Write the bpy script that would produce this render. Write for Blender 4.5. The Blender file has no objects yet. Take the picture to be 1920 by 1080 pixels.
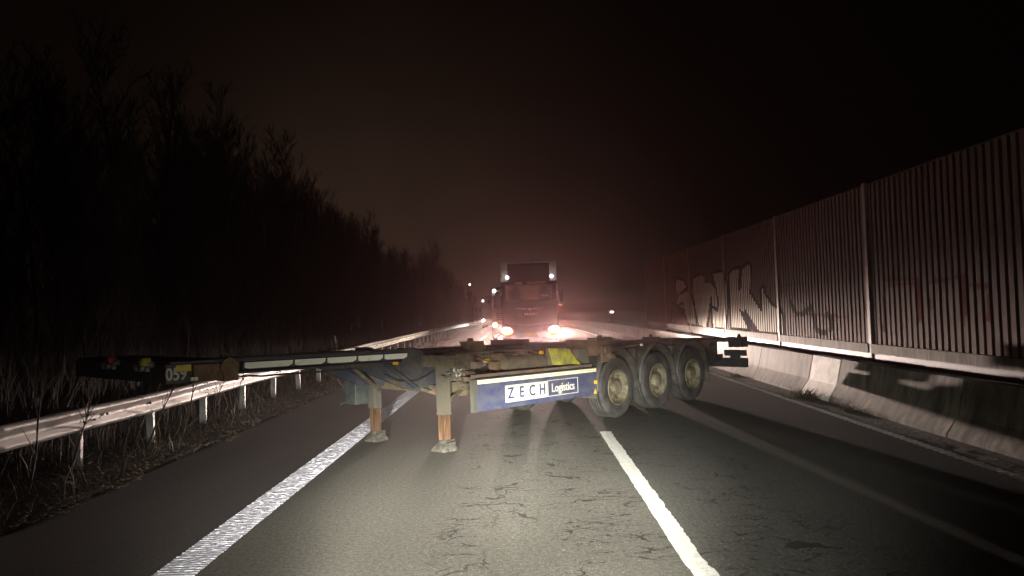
import bpy, bmesh, math, random
from mathutils import Vector, Matrix
random.seed(11)
SC = bpy.context.scene
COL = SC.collection
R = math.radians
sin, cos, PI = math.sin, math.cos, math.pi

# ------------------------------------------------------------------ camera
H, YAW, PITCH, ROLL = 1.941, 0.010263, 0.028112, 0.034046
cd = bpy.data.cameras.new('camera')
cam = bpy.data.objects.new('camera', cd)
COL.objects.link(cam)
SC.camera = cam
cd.sensor_width = 36.0
cd.lens = 26.293
cd.clip_start = 0.05
cd.clip_end = 4000
def _cam_dir(x, d, u):
    y = d * cos(PITCH) - u * sin(PITCH); z = d * sin(PITCH) + u * cos(PITCH)
    return Vector((x * cos(YAW) - y * sin(YAW), x * sin(YAW) + y * cos(YAW), z))
_r = _cam_dir(cos(ROLL), 0, -sin(ROLL)); _u = _cam_dir(sin(ROLL), 0, cos(ROLL)); _f = _cam_dir(0, 1, 0)
cam.matrix_world = Matrix((( _r.x, _u.x, -_f.x, 0), (_r.y, _u.y, -_f.y, 0), (_r.z, _u.z, -_f.z, H), (0, 0, 0, 1)))

# ------------------------------------------------------------------ world: night sky with town glow on the horizon
W = bpy.data.worlds.new('World'); SC.world = W; W.use_nodes = True
nt = W.node_tree; nt.nodes.clear()
def N(t, **kw):
    n = nt.nodes.new(t)
    for k, v in kw.items(): setattr(n, k, v)
    return n
wout = N('ShaderNodeOutputWorld')
sky = N('ShaderNodeTexSky'); sky.sky_type = 'NISHITA'; sky.sun_disc = False
sky.sun_elevation = R(-9); sky.sun_rotation = R(-10)
bg1 = N('ShaderNodeBackground'); bg1.inputs['Strength'].default_value = 0.02
nt.links.new(sky.outputs[0], bg1.inputs['Color'])
tc = N('ShaderNodeTexCoord')
def dotglow(az, el, power):
    vd = N('ShaderNodeVectorMath', operation='DOT_PRODUCT')
    vd.inputs[1].default_value = (sin(R(az)) * cos(R(el)), cos(R(az)) * cos(R(el)), sin(R(el)))
    nt.links.new(tc.outputs['Generated'], vd.inputs[0])
    mx = N('ShaderNodeMath', operation='MAXIMUM'); mx.inputs[1].default_value = 0
    nt.links.new(vd.outputs['Value'], mx.inputs[0])
    pw = N('ShaderNodeMath', operation='POWER'); pw.inputs[1].default_value = power
    nt.links.new(mx.outputs[0], pw.inputs[0])
    return pw.outputs[0]
nz = N('ShaderNodeTexNoise'); nz.inputs['Scale'].default_value = 3.0; nz.inputs['Detail'].default_value = 4
nt.links.new(tc.outputs['Generated'], nz.inputs['Vector'])
nzr = N('ShaderNodeMapRange'); nzr.inputs[1].default_value = .3; nzr.inputs[2].default_value = .7
nzr.inputs[3].default_value = .75; nzr.inputs[4].default_value = 1.25
nt.links.new(nz.outputs['Fac'], nzr.inputs[0])
ga = dotglow(-9, 3, 42); gb = dotglow(-16, 6, 5)
m1 = N('ShaderNodeMath', operation='MULTIPLY'); m1.inputs[1].default_value = 1.0
nt.links.new(ga, m1.inputs[0])
m2 = N('ShaderNodeMath', operation='MULTIPLY_ADD'); m2.inputs[1].default_value = 0.10
nt.links.new(gb, m2.inputs[0]); nt.links.new(m1.outputs[0], m2.inputs[2])
m3 = N('ShaderNodeMath', operation='MULTIPLY'); nt.links.new(m2.outputs[0], m3.inputs[0]); nt.links.new(nzr.outputs[0], m3.inputs[1])
m4 = N('ShaderNodeMath', operation='ADD'); m4.inputs[1].default_value = 0.025; nt.links.new(m3.outputs[0], m4.inputs[0])
bg2 = N('ShaderNodeBackground'); bg2.inputs['Color'].default_value = (1.0, 0.58, 0.39, 1)
m5 = N('ShaderNodeMath', operation='MULTIPLY'); m5.inputs[1].default_value = 0.025
nt.links.new(m4.outputs[0], m5.inputs[0]); nt.links.new(m5.outputs[0], bg2.inputs['Strength'])
ad = N('ShaderNodeAddShader'); nt.links.new(bg1.outputs[0], ad.inputs[0]); nt.links.new(bg2.outputs[0], ad.inputs[1])
nt.links.new(ad.outputs[0], wout.inputs['Surface'])

SC.view_settings.view_transform = 'Standard'; SC.view_settings.look = 'None'
SC.view_settings.gamma = 1.0; SC.view_settings.exposure = 0.0
SC.view_settings.use_curve_mapping = False
SC.render.engine = 'CYCLES'
SC.cycles.max_bounces = 5; SC.cycles.diffuse_bounces = 2; SC.cycles.glossy_bounces = 2
SC.cycles.transmission_bounces = 3; SC.cycles.volume_bounces = 0; SC.cycles.transparent_max_bounces = 6
SC.cycles.sample_clamp_indirect = 3.0
SC.cycles.use_denoising = True

# ------------------------------------------------------------------ lamps: low-beam headlamps (real positions)
def beam(name, loc, az, power, color, size=0.05, el_cut=-0.6, above=0.07, soft=1.2, fall=9.0, haz=26.0, pitch=0.0, near_boost=0.0, wide=0.25, asym=0.0, spread=60.0, near_fade=0.0):
    """headlamp with a low-beam pattern: bright below the cut-off, little above, falling to the sides"""
    L = bpy.data.lights.new(name, 'SPOT'); L.energy = power; L.color = color
    L.spot_size = R(165); L.spot_blend = 0.3; L.shadow_soft_size = size; L.use_nodes = True
    t = L.node_tree; em = t.nodes['Emission']
    tcn = t.nodes.new('ShaderNodeTexCoord'); sp = t.nodes.new('ShaderNodeSeparateXYZ')
    t.links.new(tcn.outputs['Normal'], sp.inputs[0])
    def M(op, a, b=None, c=None):
        n = t.nodes.new('ShaderNodeMath'); n.operation = op
        for i, v in enumerate((a, b, c)):
            if v is None: continue
            if isinstance(v, (int, float)): n.inputs[i].default_value = v
            else: t.links.new(v, n.inputs[i])
        return n.outputs[0]
    el = M('MULTIPLY', M('ARCSINE', sp.outputs[1]), 57.2958)
    az_ = M('MULTIPLY', M('ARCTAN2', sp.outputs[0], M('MULTIPLY', sp.outputs[2], -1.0)), 57.2958)
    mr = t.nodes.new('ShaderNodeMapRange'); mr.interpolation_type = 'SMOOTHSTEP'
    mr.inputs[1].default_value = el_cut - soft; mr.inputs[2].default_value = el_cut + soft
    mr.inputs[3].default_value = 1.0; mr.inputs[4].default_value = 0.0
    t.links.new(el, mr.inputs[0])
    up = M('MULTIPLY', M('EXPONENT', M('DIVIDE', M('MAXIMUM', el, 0.0), -fall)), above)
    if asym: up = M('MULTIPLY', up, M('ADD', M('MULTIPLY', M('TANH', M('DIVIDE', az_, -9.0)), asym), 1.0))
    ver = M('ADD', mr.outputs[0], up)
    bq = M('DIVIDE', M('ADD', el, 6.0), 2.6)
    down = M('MULTIPLY', M('EXPONENT', M('MULTIPLY', M('MULTIPLY', bq, bq), -1.0)), near_boost)
    ver = M('MULTIPLY', ver, M('ADD', down, 1.0))
    if near_fade: ver = M('MULTIPLY', ver, M('EXPONENT', M('DIVIDE', M('MINIMUM', M('ADD', el, 1.6), 0.0), near_fade)))
    def plateau(w_):
        q = M('DIVIDE', az_, w_); q2 = M('MULTIPLY', q, q)
        return M('EXPONENT', M('MULTIPLY', M('MULTIPLY', q2, q2), -1.0))
    hor = M('ADD', M('MULTIPLY', plateau(haz), 1.0 - wide), M('MULTIPLY', plateau(spread), wide))
    t.links.new(M('MULTIPLY', ver, hor), em.inputs['Strength'])
    o = bpy.data.objects.new(name, L); COL.objects.link(o); o.location = loc
    o.rotation_euler = (R(90 + pitch), 0, R(-az))
    return o
OWN = (1.0, 0.985, 0.89)
for hx, haz_ in ((-0.95, 0.5), (0.45, 2.0)):
    beam('own_headlamp', (hx, 1.25, 0.82), haz_, 9000, OWN, size=0.06, el_cut=0.9, above=0.17, soft=2.4, fall=3.5, haz=10.0, near_boost=2.4, wide=0.25, spread=23.0)
TRK = (1.0, 0.81, 0.72)
TRX, TRY = 0.41, 33.0
for hx, haz_, ab_, pw_, hw_, ec_, sf_ in ((-1.04, 192, .04, 21000, 10.0, .4, 1.5), (1.05, 156, .36, 30000, 18.0, 1.9, 3.0)):
    beam('truck_headlamp', (TRX + hx, TRY - 0.2, 0.90), haz_, pw_, TRK, size=0.10, el_cut=ec_, above=ab_, soft=sf_, fall=2.6, haz=hw_, wide=0.13, spread=62.0, near_fade=1.8)
for hx in (-1.32, 1.33):     # lit indicators, tinted pink and aimed forward to add bloom round the headlights
    L = bpy.data.lights.new('truck_indicator_bloom', 'SPOT'); L.energy = 950; L.color = (1.0, 0.42, 0.40); L.shadow_soft_size = 0.06; L.spot_size = R(80); L.spot_blend = 1.0
    o = bpy.data.objects.new('truck_indicator_bloom', L); COL.objects.link(o); o.location = (TRX + hx * .82, TRY - 0.22, 0.88); o.rotation_euler = (R(90), 0, R(180))
beam('second_truck_headlamp', (-1.72, 49.7, 0.90), 180, 7000, (1, .78, .6), size=0.09, el_cut=-0.4, above=0.03, soft=1.0, haz=24.0, wide=0.3, near_fade=2.6)
beam('third_truck_headlamp', (-4.4, 88.0, 0.80), 180, 5000, (1, .9, .8), size=0.09, el_cut=-0.4, above=0.02, soft=1.0, haz=24.0, wide=0.3, near_fade=2.6)

L = bpy.data.lights.new('added_wall_glow', 'POINT'); L.energy = 170; L.color = (1.0, 0.30, 0.17); L.shadow_soft_size = 0.08  # added red lamp, no marker there; reddens the far wall panels
o = bpy.data.objects.new('added_wall_glow', L); COL.objects.link(o); o.location = (TRX + 1.42, TRY + 1.0, 1.0)
L = bpy.data.lights.new('truck_cab_lamp', 'POINT'); L.energy = 7; L.color = (1.0, 0.60, 0.45); L.shadow_soft_size = 0.1
o = bpy.data.objects.new('truck_cab_lamp', L); COL.objects.link(o); o.location = (TRX, TRY + 0.9, 2.95)

# ------------------------------------------------------------------ helpers
def drop(y):
    """the carriageway falls away gently beyond the truck"""
    if y < 30: return 0.0
    return -1e-4 * (min(y, 130) - 30) ** 2 - (0.02 * (min(y, 400) - 130) if y > 130 else 0)
def props(o, label=None, cat=None, group=None, kind=None):
    if label: o['label'] = label
    if cat: o['category'] = cat
    if group: o['group'] = group
    if kind: o['kind'] = kind
    return o
def empty(name, loc=(0, 0, 0), rz=0, **kw):
    o = bpy.data.objects.new(name, None); COL.objects.link(o); o.location = loc; o.rotation_euler = (0, 0, rz)
    return props(o, **kw)
class MB:
    def __init__(s): s.v = []; s.f = []; s.m = []; s.s = []
    def add(s, vs, fs, m=0, sm=False):
        b = len(s.v); s.v += [tuple(p) for p in vs]
        for f in fs: s.f.append([b + i for i in f]); s.m.append(m); s.s.append(sm)
        return s
    def box(s, x0, x1, y0, y1, z0, z1, m=0):
        if x0 > x1: x0, x1 = x1, x0
        if y0 > y1: y0, y1 = y1, y0
        if z0 > z1: z0, z1 = z1, z0
        return s.add([(x0,y0,z0),(x1,y0,z0),(x1,y1,z0),(x0,y1,z0),(x0,y0,z1),(x1,y0,z1),(x1,y1,z1),(x0,y1,z1)],
                     [(0,3,2,1),(4,5,6,7),(0,1,5,4),(1,2,6,5),(2,3,7,6),(3,0,4,7)], m)
    def quad(s, a, b, c, d, m=0): return s.add([a, b, c, d], [(0, 1, 2, 3)], m)
    def prism(s, pts, d0, d1, ax='y', m=0):
        """polygon given in (x,z) swept along y, or (y,z) along x, or (x,y) along z"""
        n = len(pts)
        def P(p, d): return {'y': (p[0], d, p[1]), 'x': (d, p[0], p[1]), 'z': (p[0], p[1], d)}[ax]
        vs = [P(p, d0) for p in pts] + [P(p, d1) for p in pts]
        fs = [list(range(n)), list(range(2 * n - 1, n - 1, -1))] + [(i, i + n, (i + 1) % n + n, (i + 1) % n) for i in range(n)]
        return s.add(vs, fs, m)
    def cyl(s, p, q, r0, r1=None, n=8, m=0, caps=True, sm=True):
        r1 = r0 if r1 is None else r1
        p = Vector(p); q = Vector(q); d = (q - p).normalized()
        a = d.orthogonal().normalized(); b = d.cross(a)
        vs = []
        for c, r in ((p, r0), (q, r1)):
            for i in range(n):
                t = 2 * PI * i / n; vs.append(c + a * (r * cos(t)) + b * (r * sin(t)))
        s.add(vs, [(i, (i + 1) % n, (i + 1) % n + n, i + n) for i in range(n)], m, sm)
        if caps: s.add(vs[:n], [list(range(n - 1, -1, -1))], m); s.add(vs[n:], [list(range(n))], m)
        return s
    def tube(s, pts, r, n=5, m=0, r1=None):
        for i in range(len(pts) - 1):
            k = len(pts) - 1
            ra = r if r1 is None else r + (r1 - r) * i / k; rb = r if r1 is None else r + (r1 - r) * (i + 1) / k
            s.cyl(pts[i], pts[i + 1], ra, rb, n, m, caps=(i in (0, k - 1)))
        return s
    def lathe(s, prof, n=32, c=(0, 0, 0), m=0, sm=True):
        """profile of (radius, y) turned about the y axis through c"""
        vs = []
        for i in range(n):
            t = 2 * PI * i / n
            for r, y in prof: vs.append((c[0] + r * cos(t), c[1] + y, c[2] + r * sin(t)))
        k = len(prof); fs = []
        for i in range(n):
            j = (i + 1) % n
            for a in range(k - 1): fs.append((i * k + a, j * k + a, j * k + a + 1, i * k + a + 1))
        return s.add(vs, fs, m, sm)
    def mesh(s, name, mats):
        me = bpy.data.meshes.new(name); me.from_pydata(s.v, [], s.f)
        for m in (mats if isinstance(mats, (list, tuple)) else [mats]): me.materials.append(m)
        me.polygons.foreach_set('material_index', s.m); me.polygons.foreach_set('use_smooth', s.s)
        me.update(); return me
    def build(s, name, mats, parent=None, fix=True, fn=None, bevel=0, **kw):
        if fn: s.v = [fn(p) for p in s.v]
        me = s.mesh(name, mats)
        if fix:
            bm = bmesh.new(); bm.from_mesh(me); bmesh.ops.recalc_face_normals(bm, faces=bm.faces); bm.to_mesh(me); bm.free()
        o = bpy.data.objects.new(name, me); COL.objects.link(o)
        if parent: o.parent = parent
        if bevel:
            b = o.modifiers.new('bevel', 'BEVEL'); b.width = bevel; b.segments = 2; b.limit_method = 'ANGLE'
        return props(o, **kw)
def clone(o, parent=None):
    c = o.copy(); COL.objects.link(c)
    if parent: c.parent = parent
    for ch in list(o.children): clone(ch, c)
    return c
def text_mesh(txt, size, thick=0.0, extrude=0.003, sx=1.0):
    cu = bpy.data.curves.new('lettering', 'FONT'); cu.body = txt; cu.size = size; cu.offset = thick; cu.extrude = extrude
    cu.resolution_u = 3; cu.align_x = 'CENTER'; cu.align_y = 'CENTER'
    o = bpy.data.objects.new('lettering', cu); COL.objects.link(o)
    dg = bpy.context.evaluated_depsgraph_get(); me = bpy.data.meshes.new_from_object(o.evaluated_get(dg))
    bpy.data.objects.remove(o); bpy.data.curves.remove(cu)
    for v in me.vertices: v.co.x *= sx
    return me
def place_text(name, txt, size, mat, parent, loc, basis, thick=0.0, sx=1.0, fn=None, **kw):
    me = text_mesh(txt, size, thick, sx=sx); me.materials.clear(); me.materials.append(mat); me.name = name
    bx, by = Vector(basis[0]), Vector(basis[1]); bz = bx.cross(by); L = Vector(loc)
    for v in me.vertices:
        p = L + bx * v.co.x + by * v.co.y + bz * v.co.z
        v.co = fn(p) if fn else p
    o = bpy.data.objects.new(name, me); COL.objects.link(o); o.parent = parent
    return props(o, **kw)

# ------------------------------------------------------------------ materials
def mat(name, base, rough=0.6, metal=0.0, dirt=None, amount=0.5, scale=4.0, spec=0.5, bump=0.0, bscale=40.0, streak=False, dirt2=None, a2=0.3, s2=9.0, stretch=None, coat=0.0):
    m = bpy.data.materials.new(name); m.use_nodes = True
    t = m.node_tree; b = t.nodes['Principled BSDF']
    b.inputs['Roughness'].default_value = rough; b.inputs['Metallic'].default_value = metal
    b.inputs['Specular IOR Level'].default_value = spec; b.inputs['Coat Weight'].default_value = coat
    b.inputs['Base Color'].default_value = (*base, 1)
    tcn = t.nodes.new('ShaderNodeTexCoord'); mp = t.nodes.new('ShaderNodeMapping')
    t.links.new(tcn.outputs['Object'], mp.inputs[0])
    if stretch: mp.inputs['Scale'].default_value = stretch
    col = None
    def layer(prev, c, amt, sc, seed):
        nz = t.nodes.new('ShaderNodeTexNoise'); nz.inputs['Scale'].default_value = sc; nz.inputs['Detail'].default_value = 7
        nz.inputs['Roughness'].default_value = 0.65; nz.inputs['Distortion'].default_value = 0.4
        vm = t.nodes.new('ShaderNodeVectorMath'); vm.operation = 'ADD'; vm.inputs[1].default_value = (seed, seed * 2.3, seed * .7)
        t.links.new(mp.outputs[0], vm.inputs[0]); t.links.new(vm.outputs[0], nz.inputs['Vector'])
        mr = t.nodes.new('ShaderNodeMapRange'); mr.inputs[1].default_value = 0.62 - amt * 0.5; mr.inputs[2].default_value = 0.80 - amt * 0.35
        t.links.new(nz.outputs['Fac'], mr.inputs[0])
        mx = t.nodes.new('ShaderNodeMix'); mx.data_type = 'RGBA'
        t.links.new(mr.outputs[0], mx.inputs[0])
        if prev is None: mx.inputs[6].default_value = (*base, 1)
        else: t.links.new(prev, mx.inputs[6])
        mx.inputs[7].default_value = (*c, 1)
        return mx.outputs[2]
    if dirt: col = layer(col, dirt, amount, scale, 1.7)
    if dirt2: col = layer(col, dirt2, a2, s2, 8.1)
    if col is not None: t.links.new(col, b.inputs['Base Color'])
    if bump:
        nz = t.nodes.new('ShaderNodeTexNoise'); nz.inputs['Scale'].default_value = bscale; nz.inputs['Detail'].default_value = 4
        t.links.new(mp.outputs[0], nz.inputs['Vector'])
        bp = t.nodes.new('ShaderNodeBump'); bp.inputs['Strength'].default_value = bump; bp.inputs['Distance'].default_value = 0.02
        t.links.new(nz.outputs['Fac'], bp.inputs['Height']); t.links.new(bp.outputs[0], b.inputs['Normal'])
    return m
def emit(name, color, strength):
    m = bpy.data.materials.new(name); m.use_nodes = True; t = m.node_tree; b = t.nodes['Principled BSDF']
    b.inputs['Base Color'].default_value = (*[min(1, c) for c in color], 1)
    b.inputs['Emission Color'].default_value = (*color, 1); b.inputs['Emission Strength'].default_value = strength
    return m
DUST = (0.16, 0.145, 0.115)
M = {}
M['frame'] = mat('trailer_steel', (0.060, 0.062, 0.095), 0.75, dirt=(0.15, 0.125, 0.09), amount=0.66, scale=4.5, dirt2=(0.16, 0.085, 0.04), a2=0.40, s2=9, bump=0.3)
M['neck'] = mat('gooseneck_steel', (0.026, 0.032, 0.050), 0.65, dirt=(0.065, 0.065, 0.052), amount=0.42, scale=3.0, dirt2=(0.12, 0.07, 0.04), a2=0.2, s2=8, bump=0.25)
M['blue'] = mat('blue_panel_paint', (0.040, 0.047, 0.115), 0.5, dirt=(0.088, 0.092, 0.125), amount=0.46, scale=3.2, dirt2=(0.10, 0.095, 0.085), a2=0.2, s2=9, stretch=(1, 1, 1.6), coat=0.2)
M['cream'] = mat('cream_vinyl', (0.62, 0.60, 0.50), 0.5, dirt=(0.42, 0.40, 0.32), amount=0.4, scale=6)
M['bluevinyl'] = mat('dark_blue_vinyl', (0.035, 0.045, 0.12), 0.45)
M['tape'] = mat('reflective_tape_film', (0.95, 0.92, 0.66), 0.35, dirt=(0.82, 0.76, 0.44), amount=0.45, scale=16)
M['tapewhite'] = mat('grubby_reflective_film', (1.0, 0.99, 0.86), 0.4, dirt=(0.72, 0.70, 0.48), amount=0.16, scale=9, stretch=(1, 1, 2))
M['rust'] = mat('rusty_steel', (0.125, 0.066, 0.032), 0.85, dirt=(0.17, 0.115, 0.065), amount=0.5, scale=6, dirt2=(0.10, 0.06, 0.04), a2=0.4, s2=14, bump=0.5)
M['rustbright'] = mat('orange_rusted_leg', (0.115, 0.052, 0.018), 0.8, dirt=(0.034, 0.019, 0.012), amount=0.55, scale=14, stretch=(1, 1, .12), bump=0.3, dirt2=(.18, .10, .04), a2=.25, s2=18)
M['olive'] = mat('muddy_steel', (0.11, 0.098, 0.062), 0.85, dirt=(0.055, 0.052, 0.042), amount=0.5, scale=6, dirt2=(.17, .105, .05), a2=.34, s2=12, bump=0.3)
M['mud'] = mat('dried_mud', (0.020, 0.018, 0.013), 0.9, dirt=(0.055, 0.048, 0.035), amount=0.4, scale=14, bump=0.6)
M['leg'] = mat('landing_leg_steel', (0.062, 0.064, 0.057), 0.75, dirt=(0.105, 0.092, 0.066), amount=0.6, scale=4, stretch=(1, 1, .3), bump=0.2)
M['tyre'] = mat('tyre_rubber', (0.012, 0.012, 0.012), 0.7, dirt=(0.045, 0.041, 0.035), amount=0.55, scale=5, bump=0.15)
M['rim'] = mat('dirty_rim', (0.16, 0.14, 0.088), 0.7, metal=0.2, dirt=(0.055, 0.045, 0.027), amount=0.5, scale=7, dirt2=(.26, .235, .16), a2=.2, s2=5)
M['guard'] = mat('plastic_mudguard', (0.022, 0.022, 0.022), 0.6, dirt=(0.085, 0.078, 0.06), amount=0.5, scale=4, bump=0.1)
M['black'] = mat('black_steel', (0.02, 0.021, 0.024), 0.6, dirt=(0.05, 0.05, 0.045), amount=0.4, scale=5)
M['boxdark'] = mat('dark_plastic_box', (0.045, 0.055, 0.055), 0.5, dirt=(0.08, 0.085, 0.075), amount=0.4, scale=6)
M['yellow'] = mat('yellow_plastic', (0.42, 0.40, 0.035), 0.5, dirt=(0.20, 0.18, 0.08), amount=0.42, scale=8)
M['yellabel'] = mat('yellow_label', (0.62, 0.46, 0.07), 0.5, dirt=(0.4, 0.3, 0.08), amount=0.3, scale=20)
M['red'] = mat('red_plastic', (0.22, 0.02, 0.015), 0.5)
M['amber'] = mat('amber_reflector', (0.9, 0.42, 0.03), 0.2)
M['clear'] = mat('clear_reflector', (0.9, 0.88, 0.8), 0.15)
M['white'] = mat('white_number_paint', (0.55, 0.55, 0.52), 0.5, dirt=(0.35, 0.33, 0.28), amount=0.35, scale=14)
M['zinc'] = mat('zinc_fitting', (0.34, 0.34, 0.33), 0.35, metal=0.6, dirt=(0.3, 0.3, 0.27), amount=0.4, scale=20)
M['galv'] = mat('galvanised_rail', (0.48, 0.46, 0.43), 0.55, metal=0.25, dirt=(0.29, 0.27, 0.25), amount=0.55, scale=2.2, dirt2=(.17, .15, .13), a2=.22, s2=6, stretch=(1, .35, 1.4), bump=0.05, bscale=8)
M['galvpost'] = mat('galvanised_post', (0.42, 0.42, 0.41), 0.5, metal=0.25, dirt=(0.25, 0.24, 0.22), amount=0.3, scale=6)
M['conc'] = mat('barrier_concrete', (0.29, 0.26, 0.21), 0.85, dirt=(0.15, 0.13, 0.10), amount=0.55, scale=1.6, dirt2=(0.07, 0.062, 0.055), a2=0.40, s2=4.0, stretch=(1, 1.2, .35), bump=0.25, bscale=30)
M['concwhite'] = mat('white_painted_concrete', (0.70, 0.66, 0.61), 0.8, dirt=(0.42, 0.38, 0.33), amount=0.36, scale=5, bump=0.2)
M['plinth'] = mat('plinth_concrete', (0.17, 0.145, 0.11), 0.85, dirt=(0.085, 0.07, 0.052), amount=0.5, scale=2.4, dirt2=(.24, .21, .16), a2=.25, s2=5, stretch=(1, 2.5, .35), bump=0.2)
M['wood'] = mat('weathered_brown_slat', (0.125, 0.066, 0.048), 0.85, dirt=(0.065, 0.033, 0.025), amount=0.5, scale=2.0, dirt2=(.19, .125, .10), a2=.22, s2=4, stretch=(1, 3, .3), bump=0.2)
M['woodback'] = mat('dark_brown_board', (0.055, 0.033, 0.028), 0.9, dirt=(0.035, 0.022, 0.02), amount=0.5, scale=3)
M['spray'] = mat('silver_spray_paint', (0.56, 0.51, 0.43), 0.8, spec=0.2, dirt=(0.38, 0.34, 0.28), amount=0.45, scale=2.2, stretch=(1, 1.5, .6))
M['sprayshade'] = mat('shaded_silver_spray', (0.05, 0.045, 0.04), 0.6)  # silver spray darkened by colour for the shade between slats
M['sprayblack'] = mat('black_spray_paint', (0.010, 0.008, 0.008), 0.95, spec=0.1)
M['sprayred'] = mat('red_spray_paint', (0.11, 0.032, 0.027), 0.95, spec=0.1)
M['steelpost'] = mat('wall_post_steel', (0.24, 0.20, 0.17), 0.65, metal=0.2, dirt=(0.11, 0.085, 0.07), amount=0.45, scale=4, stretch=(1, 1, .3))
M['bark'] = mat('grey_brown_bark', (0.042, 0.035, 0.029), 0.9, dirt=(0.025, 0.04, 0.035), amount=0.5, scale=6)
M['twig'] = mat('bare_twig', (0.034, 0.027, 0.023), 0.9)
M['stem'] = mat('dry_stem', (0.024, 0.020, 0.016), 0.9, dirt=(0.045, 0.036, 0.028), amount=0.5, scale=2)
M['straw'] = mat('dead_grass', (0.26, 0.205, 0.13), 0.9, dirt=(0.045, 0.034, 0.022), amount=0.66, scale=1.3)
M['leaf'] = mat('dead_leaf', (0.16, 0.115, 0.07), 0.85, dirt=(0.52, 0.44, 0.31), amount=0.36, scale=2)
M['pale'] = mat('pale_dry_stalk', (0.30, 0.26, 0.20), 0.85, dirt=(0.08, 0.065, 0.05), amount=0.55, scale=3)
M['weed'] = mat('dark_weed', (0.045, 0.045, 0.025), 0.9)
M['soil'] = mat('verge_soil', (0.022, 0.019, 0.014), 1.0, dirt=(0.042, 0.034, 0.024), amount=0.5, scale=1.5, bump=0.5, bscale=12)
M['grit'] = mat('road_grit', (0.15, 0.135, 0.115), 0.95, dirt=(0.07, 0.062, 0.052), amount=0.6, scale=9, bump=0.6, bscale=50)
M['stone'] = mat('loose_grit_stone', (0.19, 0.17, 0.145), 0.9)

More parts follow.
